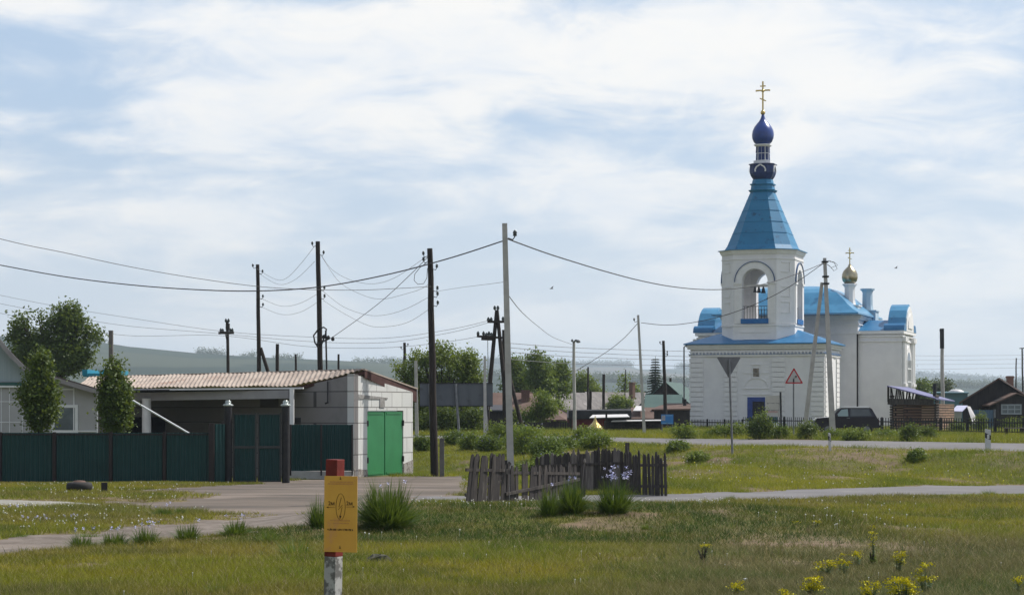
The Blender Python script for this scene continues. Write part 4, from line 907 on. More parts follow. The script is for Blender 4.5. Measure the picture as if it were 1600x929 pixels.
m = MB(); fo = Vector((0, -.3, 0)); bq = Vector((0, 2.4, 0)); m.slab([P(1545, 632, DD_) + fo, P(1588, 613, DD_) + fo, P(1588, 613, DD_) + bq, P(1545, 632, DD_) + bq], .1); m.slab([P(1588, 613, DD_) + fo, P(1640, 630, DD_) + fo, P(1640, 630, DD_) + bq, P(1588, 613, DD_) + bq], .1); m.build('porch_roof', Mt['rust_roof'], t)
window(t, X(1564, DD_), X(1596, DD_), Zr(647, DD_), Zr(631, DD_), DD_, .1, (.33, .66), (.5,), fm=pm('pale_frame', (.3, .33, .36), (.25, .28, .3), 2, .7), gl=Mt['glass_lit'])
t = thing('sheet_fence', 'grey-blue metal fence panel in front of the dark wooden house', 'fence'); D = 143
sheet_panel(t, 1520, 1554, D, D, 640, 672, pm('greyblue_sheet', (.07, .12, .19), (.08, .14, .21), 2, .5)); fpost(t, 1554, D - .05, 639, 672, .12, Mt['galv']); fpost(t, 1520, D - .05, 640, 672, .12, Mt['galv'])
t = thing('greenhouse', 'small white greenhouse with a sheet leaning against its side', 'greenhouse'); D = 140
m = MB(); m.slab([P(1487, 641.5, D), P(1503, 642, D), P(1512, 633, D + 3), P(1495, 633, D + 3)], .06); m.build('roof', pm('pale_violet_sheet', (.42, .42, .56), (.36, .36, .5), 2, .4), t)
m = MB(); m.box(X(1488, D), X(1503, D), D + .05, D + 2.6, 0, Zr(642.5, D)); m.build('wall', pm('polythene', (.25, .26, .24), (.32, .33, .3), 1, .4), t)
m = MB(); A = P(1511, 634, D + 2); m.add([P(1511, 634, D + 1), P(1516, 634.5, D + 1), P(1530, 661, D - .2), P(1520, 661, D - .2), P(1511, 634, D + 1) + Vector((0, .05, 0)), P(1516, 634.5, D + 1) + Vector((0, .05, 0)), P(1530, 661, D - .2) + Vector((0, .05, 0)), P(1520, 661, D - .2) + Vector((0, .05, 0))], [(0, 1, 2, 3), (7, 6, 5, 4), (0, 4, 5, 1), (1, 5, 6, 2), (2, 6, 7, 3), (3, 7, 4, 0)]); m.build('leaning_sheet', Mt['whitesheet'], t)
D = 250; t = thing('warehouse', 'distant teal warehouse wall left of the dark wooden house', 'warehouse')
m = MB(); m.box(X(1430, D), X(1512, D), D, D + 20, -2, Zr(613, D)); m.build('wall', pm('teal_wall', (.05, .12, .15), (.06, .14, .17), 1, .7), t)
m = MB(); m.slab([P(1428, 613, D - .5), P(1514, 613, D - .5), P(1512, 611.5, D + 21), P(1430, 611.5, D + 21)], .1); m.build('roof', pm('teal_roof', (.05, .12, .15), (.06, .14, .17), 1, .7), t)
m = MB(); c0 = P(1494, 612, 262); m.lathe([(1.05, -3), (1.05, 1.0), (.95, 1.3), (.6, 1.5), (.05, 1.56)], (c0.x, c0.y, c0.z - 1.2), 20); o = m.build('storage_tank', Mt['whitesheet']); tag(o, 'white domed storage tank above the teal warehouse', 'tank')
# ---------------------------------------------------------------- poles
def insul(m, p, sg, s=1.0):
    m.tube([p, p + Vector((sg * .09 * s, 0, -.03 * s)), p + Vector((sg * .13 * s, 0, .03 * s)), p + Vector((sg * .13 * s, 0, .08 * s))], .012 * s, 5)
def pole(label, top, base, D, r0, r1, mat='wood', ins=(), Db=None, n=10, name='utility_pole', group=None, square=False, row_b=None):
    px0, row0 = top; px1 = base; Db = Db or D
    zt = Zr(row0, D); xb = X(px1, Db); zb_ = GZ(xb, Db) - .3
    t = thing(name, label, 'pole', (xb, Db, zb_ + .3), 0, group)
    q = Vector((X(px0, D), D, zt)) - Vector((xb, Db, zb_ + .3)); b0 = Vector((0, 0, -.3))
    m = MB(); k = 9 if not square else 2; pts = []; rad = []
    rr = random.Random(int(px0))
    for i in range(k):
        f_ = i / (k - 1); w_ = 0 if square or i in (0, k - 1) else .018
        pts.append(b0.lerp(q, f_) + Vector((rr.uniform(-w_, w_), rr.uniform(-w_, w_), 0))); rad.append(r1 + (r0 - r1) * f_)
    m.tube(pts, rad, 4 if square else n, True, not square)
    mt = {'wood': Mt['wood_dark'], 'conc': Mt['concrete'], 'grey': Mt['galv'], 'cdark': Mt['concrete_dark']}[mat]
    m.build('shaft', mt, t)
    for (row, sg) in ins:
        f_ = (Zr(row, D) - b0.z - zb_ - .3) / (q.z - b0.z); c_ = b0.lerp(q, f_); rd = r1 + (r0 - r1) * f_
        m = MB(); insul(m, c_ + Vector((sg * rd * .8, 0, 0)), sg, 1.3); hk = m.build('hook', Mt['iron'], t)
        m = MB(); e_ = c_ + Vector((sg * (rd * .8 + .17), 0, .1)); m.lathe([(.02, -.05), (.055, -.04), (.04, 0), (.055, .03), (.035, .08), (.01, .1)], e_, 8); m.build('insulator', Mt['porcelain'], hk)
    return t, q
pole('tallest pale concrete pole standing inside the broken picket fence', (788.5, 349), 799.5, 50, .088, .125, 'conc', [(372, 1)], square=True)
tp, q = pole('dark wooden pole with insulators and coiled wires beside the garage', (671.5, 388), 679.5, 80, .105, .16, 'wood', [(400, -1), (409, -1), (420, 1), (454, 1), (463, 1), (477, 1)])
m = MB(); loop = [P(x_, y_, 80) - tp.location for x_, y_ in ((668, 409), (656, 418), (648, 428), (647, 438), (653, 444), (662, 443), (667, 434), (668, 420), (670, 412), (670, 446))]; m.tube(loop, .012, 5, False); m.build('wire_coil', Mt['cable'], tp)
s_, _q = pole('short concrete stub post bound to the dark pole beside the garage', (690.5, 684), 690.5, 79.6, .125, .125, 'cdark', square=True, name='stub_post')
tp, q = pole('tall dark wooden pole with a bent cable pipe rising behind the garage', (496.5, 377), 503, 92, .10, .14, 'wood', [(384, -1), (398, 1), (453, 1), (466, 1)])
m = MB(); D = 91.8; L0 = tp.location
m.tube([P(500, 545, D) - L0, P(509, 520, D) - L0, P(510, 514, D) - L0, P(506, 511, D) - L0, P(498, 513, D) - L0, P(490, 524, D) - L0, P(492, 535, D) - L0, P(497, 542, D) - L0], .035, 6); m.tube([P(509, 516, D) - L0, P(511, 600, D) - L0], .04, 6)
m.bar(P(495, 537, D) - L0, P(514, 529, D) - L0, .07, .07)
for xx, yy in ((506, 526), (513, 527), (520, 529)): m.lathe([(.02, -.1), (.08, -.06), (.07, .05), (.02, .1)], P(xx, yy, D) - L0, 8)
m.build('cable_pipe', Mt['iron'], tp)
tp, q = pole('dark wooden pole with a short brace left of the tall one behind the garage', (402.5, 413), 406, 104, .09, .12, 'wood', [(418, -1), (427, 1), (466, 1), (479, 1)])
m = MB(); m.tube([P(407, 543, 104) - tp.location, P(425, 600, 104) - tp.location], .09, 8); m.build('brace', Mt['wood_dark'], tp)
tp, q = pole('dark pole with one crossarm rising before the hill, leftmost of the dark poles', (355, 502), 358, 140, .10, .12, 'wood'); L0 = tp.location
m = MB(); m.bar(P(341.5, 520, 139.8) - L0, P(365.5, 519.5, 139.8) - L0, .17, .17); m.box(*(lambda a, b_: (a.x, b_.x, a.y, b_.y + .4, b_.z, a.z))(P(352.5, 505, 139.7) - L0, P(358, 515, 139.7) - L0)); m.bar(P(352, 521, 139.8) - L0, P(356, 540, 139.8) - L0, .05)
m.build('crossarm', Mt['wood_dark'], tp)
for xx, yy in ((345, 516), (348, 516.5), (360, 516), (363, 516), (353, 501), (357, 501)): m = MB(); m.lathe([(.02, -.12), (.09, -.05), (.08, .06), (.02, .16)], P(xx, yy, 139.8) - L0, 8); m.build('insulator', Mt['porcelain'], tp)
pole('plain square grey post rising behind the second clipped tree', (173.5, 516), 173.5, 96, .13, .13, 'cdark', square=True, name='chimney_post')
pole('thick dark stub post behind the garage roof right of the braced pole', (433.5, 537), 434, 110, .09, .1, 'wood')
pole('thin dark stub post behind the garage roof, third right of the crossarm pole', (462, 553), 462, 120, .06, .08, 'wood')
pole('thin dark stub post just right of the tall dark pole over the garage', (529, 553), 529, 118, .06, .08, 'wood')
pole('dark pole rising from the bright green trees right of the garage', (632, 535), 632.5, 150, .10, .12, 'wood', [(540, 1), (545, -1)])
pole('grey concrete pole touching the right eave of the garage roof', (649.5, 563), 651.5, 104, .10, .13, 'conc', square=True)
pole('slim grey concrete pole rising behind the right end of the hoarding', (757.5, 556), 758, 110, .09, .13, 'conc', square=True)
D = 115; t = thing('crossarm_pole', 'dark A-shaped timber pole with two crossarms left of the tallest concrete pole', 'pole', (X(777, D), D, GZ(X(777, D), D))); L0 = t.location
for a, b_ in (((776, 484), (757, 692)), ((776.5, 484), (797, 692))): m = MB(); m.tube([P(*a, D) - L0, P(*b_, D) - L0], [.1, .15], 9); m.build('leg', Mt['wood_dark'], t)
m = MB(); m.tube([P(787, 515, D + 2) - L0, P(789, 692, D + 2) - L0], [.1, .14], 9); m.build('leg', Mt['wood_dark'], t)
m = MB(); m.tube([P(793, 575, D) - L0, P(822, 694, D) - L0], [.1, .13], 9); m.build('brace', Mt['wood_dark'], t)
for (a, b_, w_) in (((761.5, 502.5), (788.5, 502.5), .13), ((745, 525), (785, 527.5), .12), ((752, 527.5), (771, 528), .26)): m = MB(); m.bar(P(*a, D - .2) - L0, P(*b_, D - .2) - L0, w_); m.build('crossarm', Mt['wood_dark'], t)
for xx, yy in ((763, 499), (767.5, 499), (773, 481), (778, 481), (747, 521), (755.5, 521), (760, 523), (764, 521), (768, 523), (786, 498)): m = MB(); m.lathe([(.02, -.12), (.085, -.05), (.075, .06), (.02, .14)], P(xx, yy, D - .2) - L0, 8); m.build('insulator', Mt['porcelain'], t)
m = MB(); m.tube([P(762, 529, D - .2) - L0, P(763, 640, D - .2) - L0], .02, 5); m.build('down_wire', Mt['wire'], t)
tp, q = pole('round grey concrete lamp pole beside the red shed wall', (896.8, 533), 898, 128, .085, .12, 'conc')
m = MB(); L0 = tp.location; m.tube([P(896, 535, 128) - L0, P(900, 531, 127.6) - L0, P(903, 533, 127.4) - L0], .06, 8); m.lathe([(.03, -.1), (.14, -.06), (.1, .08), (.03, .1)], P(903.5, 533, 127.4) - L0, 10); m.lathe([(.03, -.08), (.09, 0), (.03, .1)], P(894, 532, 127.8) - L0, 8); m.build('lamp_head', Mt['galv'], tp)
tp, q = pole('concrete pole leaning left beyond the upper road near the blue board', (997, 492), 1007.5, 115, .085, .125, 'conc', [(502, -1)], square=True)
tp, q = pole('concrete pole propped by a slanting strut in front of the church', (1288.5, 403), 1302, 97, .10, .19, 'conc', [], square=True); L0 = tp.location
m = MB(); m.tube([P(1284.5, 441, 97.3) - L0, P(1257, 672, 98) - L0], [.10, .14], 4, True, False); m.build('strut', Mt['concrete'], tp)
m = MB()
for yy in (409, 432, 443): m.box(*(lambda p: (p.x - .14, p.x + .14, p.y - .15, p.y + .15, p.z - .04, p.z + .04))(P(1288.5 + (yy - 403) * .05, yy, 97) - L0))
m.tube([P(x_, y_, 96.8) - L0 for x_, y_ in ((1289, 409), (1296, 407), (1304, 411), (1308, 420), (1303, 423), (1296, 415), (1290, 411), (1299, 418), (1309, 414), (1303, 409), (1291, 408))], .012, 5, False)
m.build('clamp', Mt['iron'], tp)
pole('dark wooden pole between the spruce and the church', (1036.5, 532), 1041, 150, .10, .15, 'wood', [(537, -1), (552, 1), (556, 1)])
pole('thin bare pole above the grey gabled house', (919, 573), 918, 185, .08, .1, 'wood')
pole('short dark pole between the grey gabled house and the small dark-gabled house', (943.5, 584), 943, 190, .13, .14, 'wood')
pole('very thin pale mast behind the small dark-gabled house', (977.5, 577), 975, 215, .05, .09, 'wood')
pole('dark chimney-like post above the red shed', (922.5, 611), 922.5, 145, .10, .1, 'wood', name='stove_pipe')
pole('short dark pole just left of the church above the green roof', (1047.5, 590), 1047.5, 215, .12, .14, 'wood')
tp, q = pole('grey pole with a black upper half right of the church', (1471.8, 514), 1473.5, 160, .13, .17, 'conc'); L0 = tp.location
m = MB(); m.tube([P(1471.7, 513, 160) - L0, P(1472, 544, 160) - L0], .17, 10); m.bar(P(1468.5, 517, 160) - L0, P(1473, 516, 160) - L0, .2); m.build('black_sleeve', Mt['iron'], tp)
pole('thin pole above the chimney of the dark wooden house', (1588, 559), 1587, 200, .06, .08, 'wood')
tp, q = pole('taller thin pole with a small crossbar at the right edge', (1597, 543), 1599, 200, .07, .1, 'wood'); m = MB(); m.bar(P(1593, 544, 200) - tp.location, P(1602, 543.5, 200) - tp.location, .08); m.build('crossarm', Mt['wood_dark'], tp)

# ---------------------------------------------------------------- wires
def crom(pts, k=8):
    o = []; n = len(pts)
    for i in range(n - 1):
        p0, p1, p2, p3 = pts[max(i - 1, 0)], pts[i], pts[i + 1], pts[min(i + 2, n - 1)]
        for j in range(k):
            t = j / k; o.append(.5 * ((2 * p1) + (p2 - p0) * t + (2 * p0 - 5 * p1 + 4 * p2 - p3) * t * t + (3 * p1 - p0 - 3 * p2 + p3) * t ** 3))
    o.append(pts[-1]); return o
def wire(label, ip, Da, Db, r, mat='cable', group=None, name='overhead_wire'):
    x0, x1 = ip[0][0], ip[-1][0]
    pts = [P(a, b_, Da + (Db - Da) * (a - x0) / (x1 - x0)) for a, b_ in ip]
    m = MB(); m.tube(crom(pts), r, 5, False); o = m.build(name, Mt[mat]); return tag(o, label, 'wire', group)
wire('thick twisted cable sagging from the left edge to the tallest concrete pole', [(-250, 367), (-120, 391), (0, 414), (100, 432), (200, 444.5), (300, 452), (400, 454.5), (500, 448), (600, 430), (700, 404), (787, 376)], 68, 50, .016)
wire('thinner black cable from the left edge ending at the dark pole by the garage', [(-250, 305), (0, 373), (100, 394.5), (200, 416), (300, 433.5), (400, 447), (480, 452), (560, 453), (620, 450.5), (674, 447.5)], 60, 79.8, .011)
wire('thick cable swooping from the tallest pole across the bell tower to the propped pole', [(790, 372), (850, 394), (900, 410), (950, 425), (1000, 438), (1050, 447.5), (1100, 452), (1150, 450.5), (1200, 442), (1250, 426), (1287, 411)], 50, 97, .017)
wire('cable from the propped pole down across the church to the left-leaning pole', [(1287, 411), (1230, 450), (1180, 475), (1130, 493), (1080, 504), (1040, 507.5), (1002, 504)], 97, 115, .017)
wire('cable dropping left from the left-leaning pole towards the trees', [(998, 503), (975, 528), (950, 548), (920, 567), (898, 580), (882, 589)], 115, 132, .017)
wire('pale thin wire sagging from the tallest pole to the lamp pole', [(792, 458), (815, 487), (840, 509), (865, 527), (895, 538)], 50, 128, .012, 'wire')
wire('black service cable slanting from the dark pole down to the pipe bracket', [(668, 402), (640, 430), (600, 467), (560, 498), (516, 529)], 80, 91.8, .013)
for lb, ip in (('topmost thin wire between the two dark poles behind the garage', [(400, 419), (430, 436), (448, 434), (470, 412), (491, 385)]),
               ('second thin wire between the two dark poles behind the garage', [(406, 428), (435, 444), (462, 436), (492, 408)]),
               ('third thin wire between the two dark poles behind the garage', [(408, 466), (440, 478), (470, 473), (502, 455)]),
               ('lowest thin wire between the two dark poles behind the garage', [(408, 479), (440, 491), (470, 487), (502, 468)])):
    wire(lb, ip, 104, 92, .008, 'wire', 'thin wires strung between the dark wooden poles')
for lb, ip in (('highest loose wire between the tall dark pole and the pole beside the garage', [(502, 399), (520, 422), (550, 438), (585, 443), (620, 432), (667, 400)]),
               ('second loose wire between the tall dark pole and the pole beside the garage', [(503, 401), (530, 440), (565, 460), (595, 467), (630, 460), (667, 446), (677, 421)]),
               ('third loose wire between the tall dark pole and the pole beside the garage', [(505, 455), (535, 478), (570, 491), (600, 492), (635, 482), (677, 460)]),
               ('lowest loose wire between the tall dark pole and the pole beside the garage', [(505, 469), (535, 488), (575, 508), (605, 510), (640, 502), (677, 478)])):
    wire(lb, ip, 92, 80, .008, 'wire', 'thin wires strung between the dark wooden poles')
wire('faint wire running from the pole beside the garage to the tallest pole top', [(682, 455), (720, 449), (760, 444), (790, 440)], 80, 51, .006, 'wire')
for k, (ya, yb, yc, yd, lb) in enumerate(((461, 517, 526, 500, 'upper'), (474, 521, 533, 503, 'middle'), (489, 524, 541, 522, 'lower'))):
    wire(lb + ' faint power line from the left edge past the crossarm pole to the A-shaped pole', [(-300, ya - 62), (0, ya), (100, ya + 19), (200, ya + 35), (345, yb), (480, yc), (600, yc + 2), (700, (yc + yd) / 2 + 2), (766, yd)], 150, 115, .012, 'wire', 'faint power lines across the left sky')
for k, (ya, yb, yc, lb) in enumerate(((535, 548, 557, 'topmost'), (542, 556, 563, 'second'), (549, 562, 570, 'third'), (560, 571, 576, 'lowest'))):
    wire(lb + ' faint power line from behind the tallest pole across to the right edge', [(785, ya), (900, ya + 8), (1050, yb), (1250, yb + 4), (1450, (yb + yc) / 2 + 3), (1650, yc - 3)], 120, 300, .018, 'wire', 'faint power lines across the right horizon')

# ---------------------------------------------------------------- signs and roadside furniture
D = 112; t = thing('hoarding', 'big blank grey steel hoarding seen from behind on slim posts', 'billboard', (0, 0, 0))
m = MB(); xa, xb = X(656, D), X(770, D); m.box(xa, xb, D + .02, D + .06, Zr(633.5, D), Zr(598.5, D)); 
for k in range(1, 5): xx = xa + (xb - xa) * k / 4.4; m.box(xx - .03, xx + .03, D - .03, D + .018, Zr(633, D), Zr(599, D))
m.build('panel', pm('grey_steel_sheet', (.085, .095, .11), (.11, .12, .135), .8, .6, c3=(.07, .07, .075), sc3=1.5), t)
m = MB(); m.box(xa, xb, D - .04, D + .08, Zr(599, D), Zr(597.6, D)); m.box(xa, xb, D - .04, D + .08, Zr(634.5, D), Zr(633.2, D)); m.build('frame', Mt['iron'], t)
for a, b_ in ((671, 674), (712, 718), (756, 762)): m = MB(); m.tube([P(a, 599, D - .12), Vector((X(b_, D), D - .12, GZ(X(b_, D), D) - .3))], .07, 6); m.build('post', Mt['galv'], t)
def tri_pts(cx_, cz_, s, up=True, rnd=.06):
    pts = []; R0_ = s / math.sqrt(3)
    for k in range(3):
        a = R(90 + 120 * k + (0 if up else 180)); cx1, cz1 = cx_ + (R0_ - rnd * 2) * math.cos(a), cz_ + (R0_ - rnd * 2) * math.sin(a)
        for j in range(-2, 3): b_ = a + R(30 * j); pts.append((cx1 + rnd * math.cos(b_), cz1 + rnd * math.sin(b_)))
    return pts
D = 78; t = thing('yield_sign', 'grey back of an upside-down triangular road sign on a tall post', 'sign', (X(1145, D), D, GZ(X(1145, D), D))); L0 = t.location
q_ = P(1139, 568.5, D) - L0; m = MB(); m.prism(tri_pts(q_.x, q_.z, .93, False, .035), lambda a, b_: (a, .05, b_), lambda a, b_: (a, .06, b_)); m.build('sign_plate', pm('bare_aluminium', (.13, .13, .145), (.16, .16, .175), 3, .5, metal=.2), t)
m = MB(); m.tube([(0, 0, -.4), P(1139.5, 562, D) - L0], .042, 8); m.build('post', Mt['galv'], t)
D = 101; t = thing('warning_sign', 'red-bordered triangular sign with a black arrow bending right on a post', 'sign', (X(1240, D), D, GZ(X(1240, D), D))); L0 = t.location
q_ = P(1240.3, 590.5, D) - L0; m = MB(); m.prism(tri_pts(q_.x, q_.z, .92, True, .04), lambda a, b_: (a, -.06, b_), lambda a, b_: (a, -.05, b_)); o = m.build('sign_plate', pm('sign_red', (.40, .02, .03), (.42, .025, .035), 3, .4), t)
m = MB(); m.prism(tri_pts(q_.x, q_.z, .68, True, .02), lambda a, b_: (a, -.066, b_), lambda a, b_: (a, -.0605, b_)); m.build('white_field', pm('sign_white', (.42, .41, .41), (.45, .44, .44), 3, .4), o)
m = MB(); aa = [(-.02, -.2), (-.02, -.03), (.10, .09)]
for a, b_ in zip(aa[:-1], aa[1:]): m.bar((q_.x + a[0], -.07, q_.z + a[1]), (q_.x + b_[0], -.07, q_.z + b_[1]), .07, .006)
m.prism([(q_.x + .03, q_.z + .1), (q_.x + .14, q_.z + .13), (q_.x + .12, q_.z + .01)], lambda a, b_: (a, -.0735, b_), lambda a, b_: (a, -.067, b_)); m.build('arrow', Mt['iron'], o)
m = MB(); m.tube([(0, 0, -.4), (0, 0, q_.z + .2)], .04, 8); m.build('post', Mt['galv'], t)
# marker posts
def marker(label, px, D, h, w_, lean=0.0, rz=0.0):
    x = X(px, D); t = thing('marker_post', label, 'post', (x, D, GZ(x, D)), rz, None); t.rotation_euler = (0, lean, rz)
    m = MB(); m.loft([[(-w_ / 2, -.05, -.2), (w_ / 2, -.05, -.2), (w_ / 2, .05, -.2), (-w_ / 2, .05, -.2)], [(-w_ / 2, -.05, h - .03), (w_ / 2, -.05, h - .06), (w_ / 2, .05, h - .06), (-w_ / 2, .05, h - .03)], [(-w_ * .42, -.04, h), (w_ * .42, -.04, h - .04), (w_ * .42, .04, h - .04), (-w_ * .42, .04, h)]]); m.build('post_body', pm('white_plastic', (.5, .5, .52), (.44, .44, .46), 4, .5), t)
    m = MB(); e_ = w_ / 2 + .004; m.loft([[(-e_, -.054, h * .58), (e_, -.054, h * .48), (e_, .054, h * .48), (-e_, .054, h * .58)], [(-e_, -.054, h * .82), (e_, -.054, h * .70), (e_, .054, h * .70), (-e_, .054, h * .82)]]); bn = m.build('black_band', Mt['iron'], t)
    m = MB(); m.box(-w_ * .22, w_ * .22, -.06, -.055, h * .54, h * .74); m.build('reflector', pm('reflector', (.6, .6, .6), (.5, .5, .5), 5, .3), bn)
marker('white road marker post with slanted black band at the far right', 1543.5, 74, .78, .19)
t = marker('thin leaning white marker post before the parked dark car', 1297, 77, .68, .07, -.05, R(12))
# electricity cable warning post in the foreground
D = 13.0; x, y = X(517, D), D; gz_ = GZ(x, y); t = thing('cable_marker', 'yellow cable warning plate with lightning symbol on a red-topped white post', 'sign', (x, y, gz_), R(-29)); t.rotation_euler = (0, R(1.2), R(-29 + 0))
zt = Zr(717, D) - gz_; zr_ = Zr(868, D) - gz_; hs_ = .043
m = MB(); m.box(-hs_, hs_, -hs_, hs_, zr_ + .0, zt); o = m.build('red_top', Mt['red_paint'], t, .003)
m = MB(); m.box(-hs_ + .001, hs_ - .001, -hs_ + .001, hs_ - .001, -.4, zr_); o2 = m.build('post', pm('chipped_white_paint', (.42, .41, .40), (.35, .34, .34), 4, .8, bump=.003, c3=(.13, .125, .12), sc3=5, lo3=.5, hi3=.56), t, .003)
# plate turned to face the road
pl = MB(); pw, ph = .216, .478; pc = Zr(801, D) - gz_
th_ = R(29 - 12)
plate = bpy.data.objects.new('plate', None)
pl.box(-pw / 2, pw / 2, -.002, .002, -ph / 2, ph / 2); plate = pl.build('plate', pm('yellow_plate', (.66, .36, .06), (.60, .31, .05), 3, .5, c3=(.55, .27, .09), sc3=6), t, .001)
plate.location = (.074, -.0385, pc); plate.rotation_euler = (0, R(-.6), th_)
ink = pm('brown_ink', (.07, .03, .008), (.06, .03, .01), 5, .6); fad = pm('faded_red_print', (.46, .20, .08), (.47, .22, .07), 5, .6)
m = MB(); el_ = [(.03 * math.cos(a), .046 + .083 * math.sin(a)) for a in np.linspace(0, 2 * math.pi, 33)]
for a, b_ in zip(el_[:-1], el_[1:]): m.bar((a[0], -.0035, a[1]), (b_[0], -.0035, b_[1]), .0022, .001)
for a, b_, w_ in (((.004, .105), (-.011, .045), .0028), ((-.016, .028), (.012, .058), .0045), ((.010, .045), (-.004, -.022), .0022)): m.bar((a[0], -.0035, a[1]), (b_[0], -.0035, b_[1]), w_, .001)
m.prism([(-.008, -.008), (-.004, -.032), (.006, -.012)], lambda a, b_: (a, -.0038, b_), lambda a, b_: (a, -.003, b_)); m.build('lightning_symbol', ink, plate)
m = MB(); m.bar((-.088, -.0035, .042), (-.036, -.0035, .044), .0045, .001); m.bar((.034, -.0035, .046), (.086, -.0035, .048), .0045, .001)
m.prism([(-.094, .042), (-.08, .047), (-.08, .037)], lambda a, b_: (a, -.0038, b_), lambda a, b_: (a, -.003, b_)); m.prism([(.094, .048), (.08, .053), (.08, .043)], lambda a, b_: (a, -.0038, b_), lambda a, b_: (a, -.003, b_)); m.build('arrow', ink, plate)
def text(s, size, loc, mat, parent, rot=(R(90), 0, 0), name='lettering'):
    c = bpy.data.curves.new(name, 'FONT'); c.body = s; c.size = size; c.align_x = 'CENTER'; c.align_y = 'CENTER'; c.extrude = .0004; c.offset = size * .012
    tmp = bpy.data.objects.new(name, c); C.objects.link(tmp); bpy.context.view_layer.update(); me = bpy.data.meshes.new_from_object(tmp); bpy.data.objects.remove(tmp)
    o = bpy.data.objects.new(name, me); C.objects.link(o); o.location = loc; o.rotation_euler = rot; me.materials.clear(); me.materials.append(mat); o.parent = parent; return o
text('2м', .034, (-.06, -.0035, .066), ink, plate); text('2м', .034, (.058, -.0035, .068), ink, plate)
# illegible small print as strokes
rr = random.Random(3); m = MB(); xx = -.085
while xx < .078: h_ = rr.uniform(.008, .014); m.box(xx, xx + .0022, -.0035, -.0025, -.098 - h_ / 2, -.098 + h_ / 2); m.box(xx, xx + .006, -.0036, -.0026, -.098 + rr.uniform(-.006, .005), -.0965 + rr.uniform(-.003, .006)); xx += rr.uniform(.006, .009)
m.build('small_print', ink, plate)
m = MB()
for zz, a_, b_ in ((.197, -.07, .08), (.185, -.085, .085), (-.045, -.07, .06), (-.062, -.05, .05)):
    xx = a_
    while xx < b_: m.box(xx, xx + .005, -.0028, -.0022, zz, zz + .009); xx += .009
m.build('faded_print', fad, plate)
m = MB()
for sz_ in (.222, -.212): m.lathe([(.001, -.004), (.005, -.003), (.006, 0), (.001, .002)], (-.002, -.005, sz_), 8); m.bar((-.002, -.0035, sz_), (-.003, -.0035, sz_ + .014), .0025, .001)
m.build('bolt', Mt['iron'], plate)
# notice board by the church door, blue board by the road
D = 146; t = thing('notice_board', 'tall white notice board on a dark post beside the church door', 'board', (X(1208, D), D, GZ(X(1208, D), D))); L0 = t.location
a, b_ = P(1196, 652, D) - L0, P(1218, 617, D) - L0
m = MB(); m.add([(a.x, 0, a.z), (b_.x, 0, a.z + .05), (b_.x, 0, b_.z), (a.x, 0, b_.z - .08), (a.x, .04, a.z), (b_.x, .04, a.z + .05), (b_.x, .04, b_.z), (a.x, .04, b_.z - .08)], [(0, 1, 2, 3), (7, 6, 5, 4), (0, 4, 5, 1), (1, 5, 6, 2), (2, 6, 7, 3), (3, 7, 4, 0)]); bd = m.build('panel', pm('white_banner', (.52, .49, .47), (.46, .43, .41), 1.5, .6), t)
m = MB(); 
for zz in (.66, .35): 
    for k in range(14): xk = a.x + .1 + k * .065; hh = random.uniform(.02, .09); m.box(xk, xk + .04, -.004, -.001, a.z + (b_.z - a.z) * zz - hh, a.z + (b_.z - a.z) * zz)
m.build('lettering', pm('grey_print', (.1, .1, .11), (.14, .14, .15), 3, .6), bd)
m = MB(); m.box(a.x + .1, b_.x - .12, -.004, -.001, a.z + .35, a.z + .48); m.build('pink_stripe', pm('pink_print', (.45, .28, .27), (.42, .3, .28), 3, .6), bd)
m = MB(); m.bar(P(1219.5, 612, D) - L0, P(1220.5, 668, D) - L0, .12); m.bar((a.x + .1, 0, a.z), (a.x + .1, 0, -.3), .08); m.build('post', Mt['iron'], t)
m = MB(); q_ = P(1199, 660, D - .2) - L0; m.box(q_.x, q_.x + .75, q_.y, q_.y + .3, q_.z, q_.z + .42); m.bar((q_.x + .1, q_.y + .1, q_.z), (q_.x + .1, q_.y + .1, -.3), .06); m.bar((q_.x + .6, q_.y + .1, q_.z), (q_.x + .6, q_.y + .1, -.3), .06); m.build('lower_box', pm('teal_box', (.02, .09, .11), (.03, .11, .13), 2, .5), t)
D = 120; t = thing('information_board', 'small bright blue information board on two legs beyond the upper road', 'board', (X(1042, D), D, GZ(X(1042, D), D))); L0 = t.location
a, b_ = P(1033, 662, D) - L0, P(1052, 647, D) - L0; m = MB(); m.box(a.x, b_.x, -.03, 0, a.z, b_.z); bd = m.build('panel', pm('board_blue', (.03, .17, .46), (.04, .2, .52), 2, .5), t)
m = MB(); m.box(a.x + .03, a.x + .24, -.036, -.031, b_.z - .36, b_.z - .06); m.build('poster', pm('pale_poster', (.35, .36, .42), (.3, .31, .36), 6, .6), bd)
m = MB(); m.box(a.x + .28, b_.x - .06, -.036, -.031, b_.z - .08, b_.z - .05); m.box(a.x + .06, a.x + .33, -.036, -.031, a.z + .03, a.z + .06); m.box(a.x + .38, b_.x - .04, -.036, -.031, a.z + .03, a.z + .06); m.build('lettering', pm('pale_blue_print', (.25, .45, .6), (.2, .4, .6), 3, .6), bd)
m = MB(); [m.bar((xx, .02, -.3), (xx, .02, b_.z), .05) for xx in (a.x + .06, b_.x - .06)]; m.build('leg', Mt['galv'], t)
